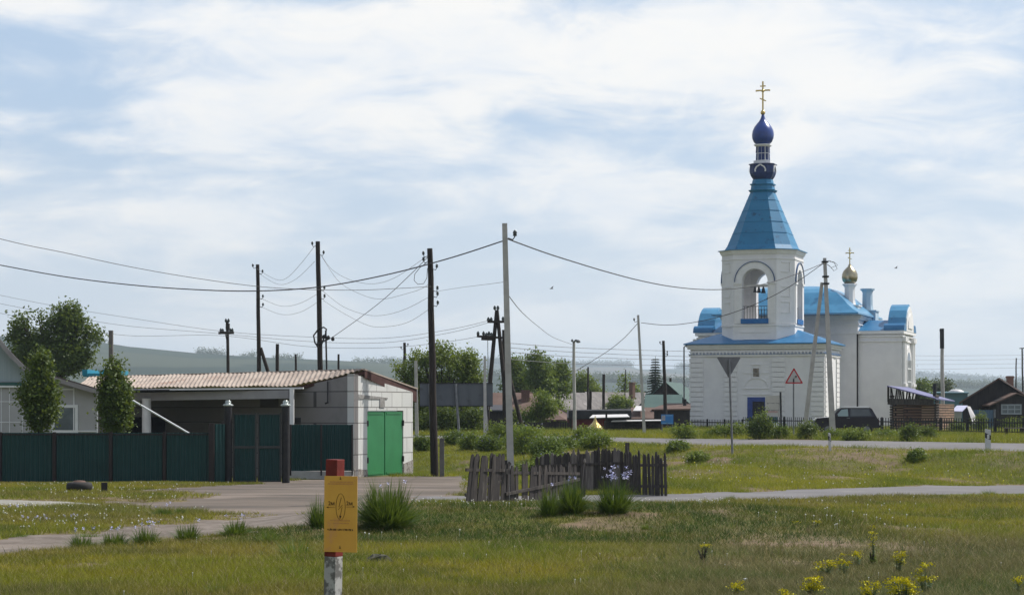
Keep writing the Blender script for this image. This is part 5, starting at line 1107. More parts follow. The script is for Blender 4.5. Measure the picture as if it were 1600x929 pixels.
# gilded cupola standing on the ground
D = 121; t = thing('ground_cupola', 'gilded onion-pointed cupola standing on the grass by the lamp pole', 'cupola', (X(930, D), D, GZ(X(930, D), D)))
m = MB(); m.lathe([(.46, .2), (.47, .32), (.42, .45), (.30, .58), (.17, .70), (.09, .84), (.04, 1.0), (.015, 1.12)], n=14, smooth=False); m.build('dome', Mt['gold'], t)
m = MB(); m.lathe([(.5, -.2), (.5, .0), (.44, .02), (.44, .2)], n=14, smooth=False); m.build('base_ring', pm('yellow_paint', (.4, .32, .08), (.35, .27, .06), 2, .6), t)
# tyre planter and block under the fence
x, y = ghit(124, 767); t = thing('old_tyre', 'old tyre with a rusty rim lying flat before the green fence', 'tyre', (x, y, GZ(x, y)))
m = MB(); m.lathe([(.2, .02), (.26, 0), (.33, .03), (.355, .1), (.355, .17), (.33, .23), (.26, .255), (.21, .23), (.19, .12)], n=28); m.build('tread', Mt['rubber'], t)
m = MB(); m.lathe([(.2, .16), (.19, .24), (.15, .29), (.06, .3), (.02, .3)], n=20); m.build('rim', Mt['rust_roof'], t)
x, y = ghit(163, 768); m = MB(); m.obox((x, y, GZ(x, y) + .08), .17, .17, .36, .2); o = m.build('wooden_block', Mt['plank_dark'], None, .01); tag(o, 'dark wooden block standing against the green fence footing', 'block')
m = MB(); x, y = ghit(590, 880)
vs = []; st = MB(); st.lathe([(.05, -.1), (.16, -.06), (.17, .03), (.12, .1), (.05, .125), (.01, .125)], (x, y, GZ(x, y)), 9, False)
st.v = [(a + (_hash(int(a * 977), int(b_ * 771), 5) - .5) * .09, b_ + (_hash(int(b_ * 977), int(c_ * 771), 8) - .5) * .07, c_ + (_hash(int(c_ * 977), int(a * 571), 5) - .5) * .05) for a, b_, c_ in st.v]
o = st.build('mossy_stone', pm('mossy_stone', (.035, .04, .022), (.09, .085, .06), 9, .95, bump=.02)); tag(o, 'mossy dark stone half sunk in the foreground grass', 'stone')

# ---------------------------------------------------------------- broken picket fence round the pole
pf = thing('picket_fence', 'broken grey picket fence leaning round the base of the tallest concrete pole', 'fence')
prng = random.Random(11)
def pickets(a, b_, n, h0, h1, lean=0.0, jl=.03, skip=(), w_=.085, mats=('wood_grey',)):
    A = Vector((X(a[0], a[1]), a[1], 0)); B = Vector((X(b_[0], b_[1]), b_[1], 0)); d_ = (B - A).normalized(); n_ = Vector((d_.y, -d_.x, 0))
    for i in range(n):
        if i in skip: continue
        f_ = (i + .5) / n + prng.uniform(-.2, .2) / n; q = A.lerp(B, f_); q.z = GZ(q.x, q.y) - .08; h = (h0 + (h1 - h0) * f_) * prng.uniform(.93, 1.05) + .08
        ln = (lean if not callable(lean) else lean(f_)) + prng.uniform(-jl, jl); top = q + d_ * (ln * h) + n_ * prng.uniform(-.03, .03) + Vector((0, 0, h)); w2 = w_ * prng.uniform(.75, 1.15)
        m = MB(); e1 = d_ * (w2 / 2); e2 = n_ * .011
        ring = lambda c_, k=1: [c_ - e1 * k - e2, c_ + e1 * k - e2, c_ + e1 * k + e2, c_ - e1 * k + e2]
        tp_ = prng.choice((0, .02, .05))
        m.loft([ring(q), ring(top - Vector((0, 0, .06))), ring(top + Vector((0, 0, tp_)), .35)])
        m.build('picket', Mt[prng.choice(mats)], pf)
    return A, B
def prail(a, b_, za, zb_, w_=.07, off=-.03):
    A = Vector((X(a[0], a[1]), a[1] + off * -1, 0)); B = Vector((X(b_[0], b_[1]), b_[1] + off * -1, 0)); A.z = GZ(A.x, A.y) + za; B.z = GZ(B.x, B.y) + zb_
    m = MB(); m.bar(A, B, .045, w_); m.build('rail', Mt['wood_grey'], pf)
Mt['wood_light'] = pm('sun_bleached_wood', (.20, .175, .165), (.12, .105, .10), 3, .9, stretch=(8, 8, .8))
Mt['wood_blk'] = pm('rotten_dark_wood', (.035, .03, .031), (.06, .052, .05), 3, .95, stretch=(8, 8, .8), bump=.006)
mx_ = ('wood_grey', 'wood_blk', 'wood_blk')
pickets((727, 46.2), (786, 47.3), 11, 1.12, 1.14, lambda f_: .16 - .1 * f_, .02, (), .14, ('wood_blk', 'wood_blk', 'wood_grey'))
prail((728, 46.2), (788, 47.3), .82, .78); prail((727, 46.2), (786, 47.3), .25, .55)
pickets((786, 47.6), (900, 50.2), 24, .90, .84, .0, .05, (5, 14), .12, ('wood_blk', 'wood_blk', 'wood_grey'))
prail((786, 47.6), (905, 50.3), .72, .64); prail((790, 47.6), (905, 50.3), .22, .5)
pickets((838, 56), (975, 55.2), 34, .98, 1.18, .0, .025, (5,), .1, ('wood_grey', 'wood_blk', 'wood_light')); prail((838, 56), (975, 55.2), .7, .8, off=.03)
pickets((975, 54.6), (1042, 53.0), 14, 1.12, 1.05, -.02, .02, (), .1, mx_); prail((975, 54.6), (1042, 53.0), .75, .8); prail((975, 54.6), (1042, 53.0), .2, .25)
m = MB(); m.bar(P(765, 745, 47.5), P(741, 783, 46.6), .03, .09); m.build('loose_board', Mt['wood_blk'], pf)
m = MB(); m.bar(P(862, 757, 49.2), P(838, 783, 48.8), .03, .09); m.build('loose_board', Mt['wood_grey'], pf)
m = MB(); m.bar(P(797, 722, 49.2), P(780, 748, 49), .03, .09); m.build('loose_board', Mt['wood_grey'], pf)
m = MB(); m.box(X(791, 47.4), X(797, 47.4), 47.35, 47.4, Zr(740, 47.4), Zr(732, 47.4)); m.build('metal_tag', Mt['wood_light'], pf)
for a, b_, h in ((788, 48.2, 1.0), (979, 55, 1.35), (911, 53, 1.1)):
    x = X(a, b_); m = MB(); m.bar((x, b_, GZ(x, b_) - .3), (x + .02, b_, GZ(x, b_) + h), .11, .1); m.build('post', Mt['wood_grey'], pf)

# ---------------------------------------------------------------- churchyard fence of dark iron bars
IF = [(1650, 112), (1600, 115), (1470, 122), (1378, 127), (1260, 135), (1160, 143), (1079, 150)]
it = thing('iron_fence', 'low black railing along the churchyard in front of the church', 'fence')
for k, ((a, Da), (b_, Db)) in enumerate(zip(IF[:-1], IF[1:])):
    A = Vector((X(a, Da), Da, 0)); B = Vector((X(b_, Db), Db, 0)); L_ = (B - A).length; nb_ = max(1, round(L_ / 2.5))
    for j in range(nb_):
        p, q = A.lerp(B, j / nb_), A.lerp(B, (j + 1) / nb_); zp, zq = GZ(p.x, p.y), GZ(q.x, q.y); hh = .86 if Da < 136 else .66
        m = MB(); n = 11
        for i in range(n):
            c_ = p.lerp(q, (i + .5) / n); zc_ = zp + (zq - zp) * i / n; m.box(c_.x - .022, c_.x + .022, c_.y - .02, c_.y + .02, zc_ + .08, zc_ + hh + .12); 
        for f_ in (.25, .86): m.bar((p.x, p.y, zp + hh * f_), (q.x, q.y, zq + hh * f_), .05, .07)
        m.build('railing_panel', Mt['iron'], it)
        m = MB(); m.box(p.x - .045, p.x + .045, p.y - .045, p.y + .045, zp - .3, zp + hh + .16); m.build('post', Mt['iron'], it)
x, y = X(1585, 112), 112.0; t = thing('bench', 'low plank bench on the grass in front of the right-hand railing', 'bench', (x, y, GZ(x, y))); m = MB(); m.box(-.55, .55, -.12, .12, .45, .5); m.build('seat', Mt['wood_light'], t)
for s_ in (-.42, .42): m = MB(); m.tube([(s_, 0, -.05), (s_, 0, .45)], .09, 8); m.build('leg', Mt['wood_dark'], t)

# ---------------------------------------------------------------- parked off-road car, nose to the left
D = 118.5; cx_, cy_ = X(1322, D), D; car = thing('parked_car', 'dark purple boxy three-door off-road car parked before the church railing', 'car', (cx_, cy_, GZ(cx_, cy_)), R(-3))
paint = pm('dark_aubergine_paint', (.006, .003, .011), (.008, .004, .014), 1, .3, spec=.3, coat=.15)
def Ysec(pts, hw_): return pts
lowp = [(-1.84, .42), (-1.86, .62), (-1.84, .86), (-1.72, .98), (-.72, 1.06), (.2, 1.06), (1.52, 1.04), (1.74, .95), (1.80, .7), (1.80, .42)]
m = MB(); rings = []
for yy, k, dz in ((-.80, .985, .0), (-.83, 1.0, 0), (.83, 1.0, 0), (.80, .985, 0)):
    pass
m.prism(lowp, lambda a, b_: (a, -.80, b_), lambda a, b_: (a, .80, b_)); body = m.build('body', paint, car, .05)
gh = [(-.92, 1.03), (-.38, 1.56), (-.25, 1.62), (1.28, 1.60), (1.40, 1.52), (1.70, .98)]
sgn = lambda s_: [((a, s_ * (.775 - .15 * max(0, (b_ - 1.03)) / .6), b_)) for a, b_ in gh]
m = MB(); A_, B_ = sgn(-1), sgn(1); n = len(gh); m.add(A_, [tuple(range(n))[::-1]]); m.add(B_, [tuple(range(n))])
for i in range(n): j = (i + 1) % n; m.add([A_[i], A_[j], B_[j], B_[i]], [(0, 1, 2, 3)])
m.build('cabin', paint, car, .02)
def sidewin(name, pts, mat):
    for s_ in (-1, 1):
        f = lambda a, b_, o: (a, s_ * (.775 - .15 * max(0, (b_ - 1.03)) / .6 + o), b_)
        m = MB(); m.prism(pts, lambda a, b_: f(a, b_, .004), lambda a, b_: f(a, b_, .012)); m.build(name, mat, car)
sidewin('side_window', [(-.68, 1.10), (-.33, 1.48), (.02, 1.52), (.05, 1.10)], pm('seen_through_glass', (.22, .30, .31), (.26, .35, .35), 1, .1, spec=.7))
sidewin('quarter_window', [(.17, 1.10), (.17, 1.52), (1.22, 1.50), (1.40, 1.12)], Mt['glass'])
m = MB(); m.add([(-.90, -.66, 1.075), (-.90, .66, 1.075), (-.43, .6, 1.535), (-.43, -.6, 1.535)], [(0, 1, 2, 3)]); m.v = [(a - .02, b_, c_ + .02) for a, b_, c_ in m.v]; m.build('windscreen', Mt['glass'], car)
m = MB(); m.box(-.22, 1.22, -.58, .58, 1.60, 1.655); m.build('roof_glint_panel', pm('painted_roof_glint', (.55, .54, .55), (.6, .59, .6), 1, .3, spec=.6), car, .02)  # pale panel paints the sky and sun reflection onto the dark roof
m = MB(); m.add([(-1.74, -.74, .995), (-.95, -.74, 1.06), (-.95, .74, 1.06), (-1.74, .74, .995)], [(0, 1, 2, 3)]); m.add([(-1.85, -.72, .88), (-1.74, -.74, .995), (-1.74, .74, .995), (-1.85, .72, .88)], [(0, 1, 2, 3)]); m.build('bonnet_glint_panel', pm('painted_bonnet_glint', (.45, .44, .45), (.5, .49, .5), 1, .3, spec=.6), car)  # pale faces over the dark bonnet, sun glint put into their colour
m = MB(); m.box(-.42, 1.25, -.645, -.60, 1.585, 1.625); m.build('roof_gutter', Mt['pvc'], car)
for xx in (-1.12, 1.08):
    for s_ in (-1, 1):
        m = MB(); m.tube([(xx, s_ * .62, .34), (xx, s_ * .82, .34)], .345, 20); wh = m.build('wheel', Mt['rubber'], car, .02); m = MB(); m.tube([(xx, s_ * .80, .34), (xx, s_ * .835, .34)], .2, 14); m.build('rim', Mt['galv'], wh)
m = MB(); m.box(-1.95, -1.84, -.78, .78, .45, .6); m.build('bumper', Mt['galv'], car, .02); m = MB(); m.box(1.79, 1.9, -.78, .78, .45, .6); m.build('bumper', Mt['iron'], car, .02)
for s_ in (-.55, .55): m = MB(); m.tube([(-1.88, s_, .76), (-1.84, s_, .76)], .1, 12); m.build('headlight', Mt['glass_lit'], car); m = MB(); m.box(1.76, 1.815, s_ - .1 if s_ < 0 else s_ + .04, s_ - .04 if s_ < 0 else s_ + .1, .7, .9); m.build('tail_light', Mt['red_paint'], car)
m = MB(); m.box(-.05, .12, -.815, -.80, .98, 1.01); m.build('door_handle', Mt['galv'], car); m = MB(); m.obox((-.62, -.88, 1.14), .1, .16, .13); m.build('mirror', Mt['iron'], car, .01)
# swifts in the air
for lb, px, row, D in (('small dark bird flying left of the bell tower under the cable', 862, 451, 90), ('tiny dark bird flying right of the gilded cupola', 1400, 419, 110)):
    p = P(px, row, D); m = MB()
    sk = [(-.09, 0, 0), (-.04, 0, .012), (.03, 0, .01), (.08, 0, 0)]; m.tube([Vector(q) + p for q in sk], [.006, .02, .018, .004], 7)
    for s_ in (-1, 1): m.add([Vector(q) + p for q in ((-.03, 0, .01), (.03, 0, .01), (.05, s_ * .05, .07), (.09, s_ * .1, .12), (0.0, s_ * .05, .075))], [(0, 1, 2, 3, 4)])
    tag(m.build('bird', Mt['wood_dark']), lb, 'bird')
# ---------------------------------------------------------------- vegetation
def strips(bx, by, bz, ang, lean, hgt, wid, segs=1, curve=.0):
    """grass blades as tapering strips; arrays of equal length"""
    n = len(bx); t = np.linspace(0, 1, segs + 1); vs = []
    fx, fy = np.cos(ang), np.sin(ang); px_, py_ = -fy, fx
    tilt = rng.uniform(-1.2, 1.2, n); wx = px_ * np.cos(tilt) + fx * np.sin(tilt); wy = py_ * np.cos(tilt) + fy * np.sin(tilt)
    for k, tt in enumerate(t):
        r = lean * (tt + curve * tt * tt); z = bz + hgt * (tt - .35 * curve * lean / np.maximum(hgt, .01) * tt * tt)
        cx, cy = bx + fx * r, by + fy * r; ww = wid * (1 - tt * .999) ** .8 / 2
        if k == segs: vs.append(np.stack([cx, cy, z], -1)[:, None])
        else: vs.append(np.stack([np.stack([cx - wx * ww, cy - wy * ww, z], -1), np.stack([cx + wx * ww, cy + wy * ww, z], -1)], 1))
    V = np.concatenate(vs, 1); m = V.shape[1]; base = np.arange(n)[:, None] * m; F_ = []
    for k in range(segs - 1): F_ += [base + np.array([2 * k, 2 * k + 1, 2 * k + 3]), base + np.array([2 * k, 2 * k + 3, 2 * k + 2])]
    F_.append(base + np.array([2 * segs - 2, 2 * segs - 1, 2 * segs]))
    return V.reshape(-1, 3), np.concatenate(F_, 0), m
gmat = attrmat('grass_blades', .38)
def off_roads(x, y): return ~(on_yard(x, y) | on_gravel(x, y) | on_path(x, y) | on_lower(x, y) | on_upper(x, y))
BUILD = [(-25, 78, -5.5, 95)]
def grass(name, x, y, h, hvar, wk, palette, segs=1, lab=None):
    ok = off_roads(x, y); br = bare(x, y); ok &= rng.random(len(x)) > br * .93
    x, y = x[ok], y[ok]; z = H(x, y); n = len(x)
    patch = fbm(x, y, 2.4, 81); fine = fbm(x, y, .5, 85)
    hh = h * (.3 + hvar * patch + .4 * fine) * rng.uniform(.45, 1.3, n)
    V, F_, k = strips(x, y, z - .01, rng.uniform(0, 2 * math.pi, n), hh * rng.uniform(.2, 1.3, n), hh, wk * (0.7 + .6 * rng.random(n)) * (.0035 + .00022 * y), segs, .3)
    c = palette(x, y, patch, fine, n); cols = np.repeat(c, k, 0)
    return npmesh(name, V, F_, gmat, cols=cols)
def mixp(a, b, f): return a[None] * (1 - f[:, None]) + b[None] * f[:, None]
OL, GR, GG, DG, ST, BR = [np.array(v) for v in ((.28, .24, .016), (.135, .18, .012), (.125, .15, .042), (.04, .08, .01), (.34, .29, .14), (.15, .11, .05))]
def pal_fg(x, y, p, f, n):
    a = x / y; right = sst((a + .0) / .12); c = mixp(OL, GR, np.clip(p * 1.6 - .3, 0, 1)); c2 = mixp(GG, np.array((.15, .15, .06)), np.clip(f * 1.5 - .25, 0, 1))
    far = sst((y - 30) / 8); c2 = c2 * (1 - far[:, None]) + mixp(GR, OL, np.clip(f * 1.5 - .25, 0, 1)) * far[:, None]
    c = c * (1 - right[:, None]) + c2 * right[:, None]
    d = (fbm(x, y, 1.3, 91) > .58)[:, None]; c = np.where(d, c * .55 + DG * .45, c)
    e = (fbm(x, y, 4.5, 191) > .56)[:, None]; c = np.where(e, c * .7 + BR * .3, c)
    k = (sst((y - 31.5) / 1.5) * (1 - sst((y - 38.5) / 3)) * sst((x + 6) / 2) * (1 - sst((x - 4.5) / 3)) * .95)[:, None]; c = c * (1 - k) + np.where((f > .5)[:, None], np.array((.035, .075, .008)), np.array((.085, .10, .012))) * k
    s = rng.random(n)[:, None]; c = np.where(s < .10, ST, np.where(s < .16, BR, c)); return c * rng.uniform(.6, 1.25, n)[:, None]
def pal_bank(x, y, p, f, n):
    c = mixp(np.array((.29, .275, .018)), np.array((.14, .185, .014)), np.clip(p * 1.8 - .4, 0, 1)); d = (fbm(x, y, 1.0, 95) > .6)[:, None]; c = np.where(d, c * .7 + DG * .3, c)
    s = rng.random(n)[:, None]; c = np.where(s < .07, ST * .9, c); return c * rng.uniform(.65, 1.2, n)[:, None]
def samp(n, y0, y1, p, a0=-.27, a1=.27):
    """depths with density y^-p"""
    u = rng.random(n)
    y = y0 * (y1 / y0) ** u if abs(p - 1) < 1e-6 else (y0 ** (1 - p) + u * (y1 ** (1 - p) - y0 ** (1 - p))) ** (1 / (1 - p))
    return rng.uniform(a0, a1, n) * y, y
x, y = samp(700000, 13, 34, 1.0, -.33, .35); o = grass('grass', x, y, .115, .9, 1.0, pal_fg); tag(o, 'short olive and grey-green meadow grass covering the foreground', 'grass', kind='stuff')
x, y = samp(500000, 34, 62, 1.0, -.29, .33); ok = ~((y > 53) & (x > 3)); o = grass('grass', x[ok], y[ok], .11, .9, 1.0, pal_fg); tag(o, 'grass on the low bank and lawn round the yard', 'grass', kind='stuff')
x, y = samp(440000, 50, 106, .7, -.06, .31); dC = pl_dist(x, y, CREST); dB = pl_dist(x, y, BASE); ok = (dC < .4) & (dB > -1.5) & (y > 53)
o = grass('grass', x[ok], y[ok], .17, .8, .9, pal_bank); tag(o, 'bright green grass on the road embankment', 'grass', kind='stuff')
x, y = samp(110000, 58, 76, 1, -.27, -.1); o = grass('grass', x, y, .1, .9, .9, pal_fg); tag(o, 'patchy lawn strip before the green fence', 'grass', kind='stuff')
x, y = samp(280000, 84, 165, 1.0, -.06, .30); dF = pl_dist(x, y, ROADFAR); ok = (dF > .1) & ~inpoly(x, y, [uv2w(-5.6, -.3), uv2w(5.6, -.3), uv2w(9.6, 13), uv2w(9.6, 20), uv2w(-9, 20)])
o = grass('grass', x[ok], y[ok], .30, .9, .8, pal_bank); tag(o, 'unmown verge grass beyond the upper road', 'grass', kind='stuff')

# seed heads scattered in the grass
def specks(name, n, y0, y1, a0, a1, r, hh, mat, lab, thr=.5, sd=101):
    x, y = samp(n * 6, y0, y1, 1, a0, a1); ok = off_roads(x, y) & (fbm(x, y, 3.0, sd) > thr); x, y = x[ok][:n], y[ok][:n]; z = H(x, y); m = MB()
    for i in range(len(x)):
        h = hh * random.uniform(.6, 1.2); c = (x[i], y[i], z[i] + h); q = r * random.uniform(.7, 1.2)
        m.add([(c[0] + q * a, c[1] + q * b_, c[2] + q * d) for a, b_, d in ((1, 0, 0), (-1, 0, 0), (0, 1, 0), (0, -1, 0), (0, 0, 1), (0, 0, -1))], [(0, 2, 4), (2, 1, 4), (1, 3, 4), (3, 0, 4), (2, 0, 5), (1, 2, 5), (3, 1, 5), (0, 3, 5)], False)
        m.add([(c[0] - .003, c[1], c[2]), (c[0] + .003, c[1], c[2]), (c[0], c[1], z[i])], [(0, 1, 2)])
    o = m.build(name, mat); tag(o, lab, 'flowers', kind='stuff')
specks('seed_heads', 190, 33, 50, -.12, .20, .016, .13, Mt['dandelion'], 'white dandelion clocks scattered over the low bank', .45)
specks('seed_heads', 260, 36, 66, -.26, -.11, .017, .10, Mt['dandelion'], 'white dandelion clocks on the lawn left of the yard', .42)
specks('seed_heads', 60, 15, 32, -.26, .26, .009, .11, Mt['dandelion'], 'sparse white dandelion clocks in the foreground meadow', .4)
specks('seed_heads', 200, 60, 98, -.04, .26, .022, .15, Mt['dandelion'], 'white dandelion clocks on the embankment', .5)
specks('dandelions', 120, 60, 98, .05, .26, .02, .13, Mt['rape_flower'], 'yellow dandelions on the embankment', .5, 111)

# taller weeds and dead stalks standing out of the meadow
nw = 1300; x, y = samp(nw, 15, 36, 1.0, -.28, .28); ok = off_roads(x, y) & (fbm(x, y, 2.2, 201) > .42); x, y = x[ok], y[ok]
kk = 9; X_ = np.repeat(x, kk) + rng.normal(0, .03, len(x) * kk); Y_ = np.repeat(y, kk) + rng.normal(0, .03, len(x) * kk); hb_ = np.repeat(rng.uniform(.08, .26, len(x)) * rng.uniform(.6, 1, len(x)), kk); n = len(X_)
hh = hb_ * rng.uniform(.4, 1.1, n); V, F_, k = strips(X_, Y_, H(X_, Y_) - .01, rng.uniform(0, 6.28, n), hh * rng.uniform(.1, .6, n), hh, rng.uniform(.004, .013, n), 2, .5)
kind = np.repeat(rng.integers(0, 4, len(x)), kk); PC = np.array([(.05, .09, .02), (.12, .15, .06), (.2, .16, .08), (.16, .2, .03)]); o = npmesh('meadow_weeds', V, F_, gmat, cols=np.repeat(PC[kind] * rng.uniform(.6, 1.2, n)[:, None], k, 0)); tag(o, 'taller weeds and dry stalks standing out of the foreground meadow', 'weeds', kind='stuff')

# iris clumps
def flower_mesh(mat, s=1.0):
    m = MB()
    for k in range(6):
        a = k * math.pi / 3; up = k % 2; c, s_ = math.cos(a), math.sin(a); l = .04 * s; z1 = .035 * s if up else -.012 * s
        m.add([(0, 0, 0), (c * l * .6 - s_ * l * .45, s_ * l * .6 + c * l * .45, z1 * .8), (c * l * 1.1, s_ * l * 1.1, z1), (c * l * .6 + s_ * l * .45, s_ * l * .6 - c * l * .45, z1 * .8)], [(0, 1, 2, 3)], False)
    m.add([(0, -.002, 0), (0, .002, 0), (.0, 0, -.09 * s)], [(0, 1, 2)])
    return m.build('flower', mat, link=False)
FL = flower_mesh(Mt['iris_flower'])
CL = []
def clump(label, px, row, hpx, wpx, nfl=0, nlv=None, name='iris_clump', mat='iris', group='iris clumps on the grass', wid=.016, fl=FL, flh=(.75, 1.05), fls=1.0):
    x, y = ghit(px, row); s = F / y; h = hpx / s * 1.22; w_ = wpx / s / 2; z = GZ(x, y)
    t = thing(name, label, 'plant', (x, y, z), random.uniform(0, 6), group)
    n = int((nlv or int(170 + 380 * w_)) * 2.0); r0 = w_ * .55 * np.sqrt(rng.random(n)); ln_ = rng.random(n) ** 1.4; a0 = rng.uniform(0, 2 * math.pi, n); ang = a0 + rng.normal(0, .7, n)
    hh = h * rng.uniform(.38, 1.1, n) * (1 - .38 * (r0 / (w_ + .01)) ** 2) * (.8 + .4 * vn(r0 * np.cos(a0) + 9, r0 * np.sin(a0) + px, .12, 3)); bx_, by_ = r0 * np.cos(a0), r0 * np.sin(a0)
    V, F_, k = strips(bx_, by_, np.full(n, -.03), ang, w_ * (.06 + .85 * ln_), hh * (1 - .42 * ln_), wid * .62 * rng.uniform(.7, 1.5, n) * (1 + .012 * y), 4, .95)
    o = npmesh('leaves', V, F_, LM[mat]); o.parent = t
    for i in range(nfl):
        f_ = fl if False else bpy.data.objects.new('flower', fl.data); C.objects.link(f_); f_.parent = t
        a = random.uniform(0, 6.28); rr = w_ * .85 * math.sqrt(random.random()); sc = random.uniform(.6, 1.2) * fls * .85
        f_.location = (rr * math.cos(a), rr * math.sin(a), h * random.uniform(*flh)); f_.rotation_euler = (random.uniform(-.5, .5), random.uniform(-.5, .5), a); f_.scale = (sc,) * 3
    CL.append((x, y, w_)); return t
clump('big dark iris clump without open flowers just right of the yellow plate', 604, 826, 72, 92, 3, 950, wid=.022)
clump('small iris clump hidden behind the yellow plate post', 497, 825, 48, 34, 0, 220)
clump('iris clump crowned with pale violet flowers before the picket fence', 960, 801, 56, 62, 26, 420, fls=1.15)
clump('leafy iris clump left of the violet-crowned one', 893, 801, 52, 52, 3, 420)
clump('pale low leafy clump at the foot of the picket fence', 857, 806, 46, 34, 1, 200)
for px_, row, h_, w_, nf, lb in ((128, 856, 24, 46, 4, 'low iris clump on the left path verge, leftmost of the row'), (178, 853, 26, 50, 5, 'iris clump with blue blooms, second of the left verge row'), (228, 850, 28, 50, 7, 'iris clump with scattered blue blooms, third of the left verge row'), (293, 845, 30, 42, 1, 'upright iris clump standing alone on the gravel edge'), (367, 836, 26, 54, 4, 'wide iris clump between the alone one and the grass tuft'), (255, 806, 16, 34, 4, 'low iris clump with blue blooms in the lawn before the yard'), (282, 804, 12, 22, 0, 'tiny grass tuft right of the low iris clump in the lawn')):
    clump(lb, px_, row, h_, w_, nf)
for px_, row, h_, w_, lb in ((420, 846, 26, 34, 'grass tuft on the gravel edge left of the yellow plate'), (462, 868, 38, 70, 'long light grass tuft beside the red-topped post'), (985, 925, 20, 24, 'dark grass tuft at the bottom edge right of centre'), (1010, 826, 12, 26, 'flat grass tuft on the bank edge'), (1140, 780, 9, 28, 'small tuft at the lower road edge nearest the fence'), (1330, 777, 8, 26, 'small tuft at the lower road edge under the marker post'), (1545, 772, 10, 30, 'bright tuft at the lower road edge near the right'), (335, 926, 22, 60, 'dark blades at the bottom edge left of the post'), (745, 880, 18, 22, 'single leafy tuft right of the mossy stone')):
    clump(lb, px_, row, h_, w_, 0, 140, 'grass_tuft', 'mid', 'separate grass tufts', .009)
for k, (px_, row, h_, w_) in enumerate(((60, 822, 14, 60), (105, 818, 12, 50), (25, 838, 12, 50), (20, 800, 9, 60), (140, 838, 10, 50))):
    clump(['flowering tuft with blue blooms on the left lawn, nearest the path', 'second blue-flowering tuft on the left lawn', 'pale leafy tuft at the left edge by the gravel', 'flowering tuft beside the concrete path at the left edge', 'low tuft left of the iris row on the gravel'][k], px_, row, h_, w_, 6 if k in (0, 1, 3) else 0, 160, 'lawn_tuft', 'mid', 'flowering tufts on the left lawn', .01, fls=.8)
# dead flower stalk in the iris
x, y = ghit(909, 797); m = MB(); z = GZ(x, y); m.tube([(x, y, z), (x + .01, y, z + .45), (x + .05, y, z + .9)], [.012, .01, .006], 5); m.lathe([(.004, 0), (.025, .03), (.01, .09)], (x + .05, y, z + .85), 6); tag(m.build('dry_stalk', Mt['wood_light']), 'pale dry flower stalk standing among the iris leaves', 'plant')

# yellow flowering weeds, bottom right
def rape(label, px, row, hpx, wpx, nst):
    x, y = ghit(px, row); s = F / y; h = hpx / s; w_ = wpx / s / 2; t = thing('yellow_flower_plant', label, 'plant', (x, y, GZ(x, y)), 0, 'yellow flowering weeds in the foreground'); st = MB(); fl = MB(); lf = MB()
    for i in range(int(nst * 2)):
        a = random.uniform(0, 6.28); r_ = w_ * math.sqrt(random.random()); hh = h * random.uniform(.55, 1.1); tip = Vector((r_ * math.cos(a), r_ * math.sin(a), hh)); b0 = tip * .15; b0.z = -.03
        st.tube([b0, b0.lerp(tip, .5) + Vector((0, 0, .02)), tip], [.004, .003, .0015], 4, False)
        for k in range(20):
            d = Vector((random.gauss(0, .028), random.gauss(0, .028), -abs(random.gauss(0, .022)))); c = tip + d; q = random.uniform(.006, .011)
            v = Vector((random.uniform(-1, 1), random.uniform(-1, 1), random.uniform(0, 1))).normalized() * q; u = v.cross(Vector((.3, .5, .8))).normalized() * q
            fl.add([c - u, c + v, c + u, c - v], [(0, 1, 2, 3)], False)
        for k in range(5):
            c = b0.lerp(tip, random.uniform(.1, .7)); a2 = random.uniform(0, 6.28); l = random.uniform(.03, .07); e = Vector((math.cos(a2), math.sin(a2), .4)) * l; pz = Vector((-e.y, e.x, 0)) * .25
            lf.add([c, c + e * .5 + pz, c + e, c + e * .5 - pz], [(0, 1, 2, 3)], False)
    st.build('stems', LM['rape'], t); fl.build('blossoms', Mt['rape_flower'], t); lf.build('leaves', LM['rape'], t)
for lb, px_, row, h_, w_, n_ in (('largest yellow-flowering plant at the bottom right', 1412, 950, 46, 46, 22), ('dense yellow plant left of the largest one', 1272, 938, 36, 30, 14), ('yellow plant with wide loose heads above the dense one', 1290, 900, 24, 30, 8), ('loose yellow plant between the two densest', 1360, 948, 38, 30, 9), ('tall yellow spike of flowers left of a dark weed', 1365, 882, 56, 14, 4), ('small yellow plant left of the tall spike', 1340, 886, 30, 16, 3), ('yellow plant high on the right of the tall spike', 1402, 896, 34, 20, 6), ('thin yellow plant right of the largest one', 1446, 932, 50, 26, 8), ('lowest yellow heads near the white litter scrap', 1155, 935, 26, 24, 5), ('single yellow sprig at the bottom centre right', 1228, 950, 30, 26, 4), ('lone yellow sprig over the bare patch', 1102, 862, 16, 12, 3), ('two small yellow heads upper right of the bare patch', 1277, 822, 12, 12, 2), ('yellow sprig at the right edge', 1592, 928, 30, 12, 3), ('tiny yellow sprig near the upper road edge right', 1245, 822, 12, 8, 1), ('tall sparse yellow sprig before the bare patch', 1320, 900, 28, 16, 3), ('yellow head beside the tall spike', 1312, 896, 30, 8, 2)):
    rape(lb, px_, row, h_, w_, n_)
x, y = ghit(1163, 912); m = MB(); m.add([(x - .035, y - .02, GZ(x, y) + .06), (x + .04, y - .01, GZ(x, y) + .065), (x + .03, y + .03, GZ(x, y) + .07), (x - .03, y + .02, GZ(x, y) + .055)], [(0, 1, 2, 3)]); m.slab([(x - .035, y - .02, GZ(x, y) + .05), (x + .04, y - .01, GZ(x, y) + .055), (x + .03, y + .03, GZ(x, y) + .06)], .01); tag(m.build('litter_scrap', Mt['pvc']), 'white scrap of litter lying in the grass at bottom right', 'litter')

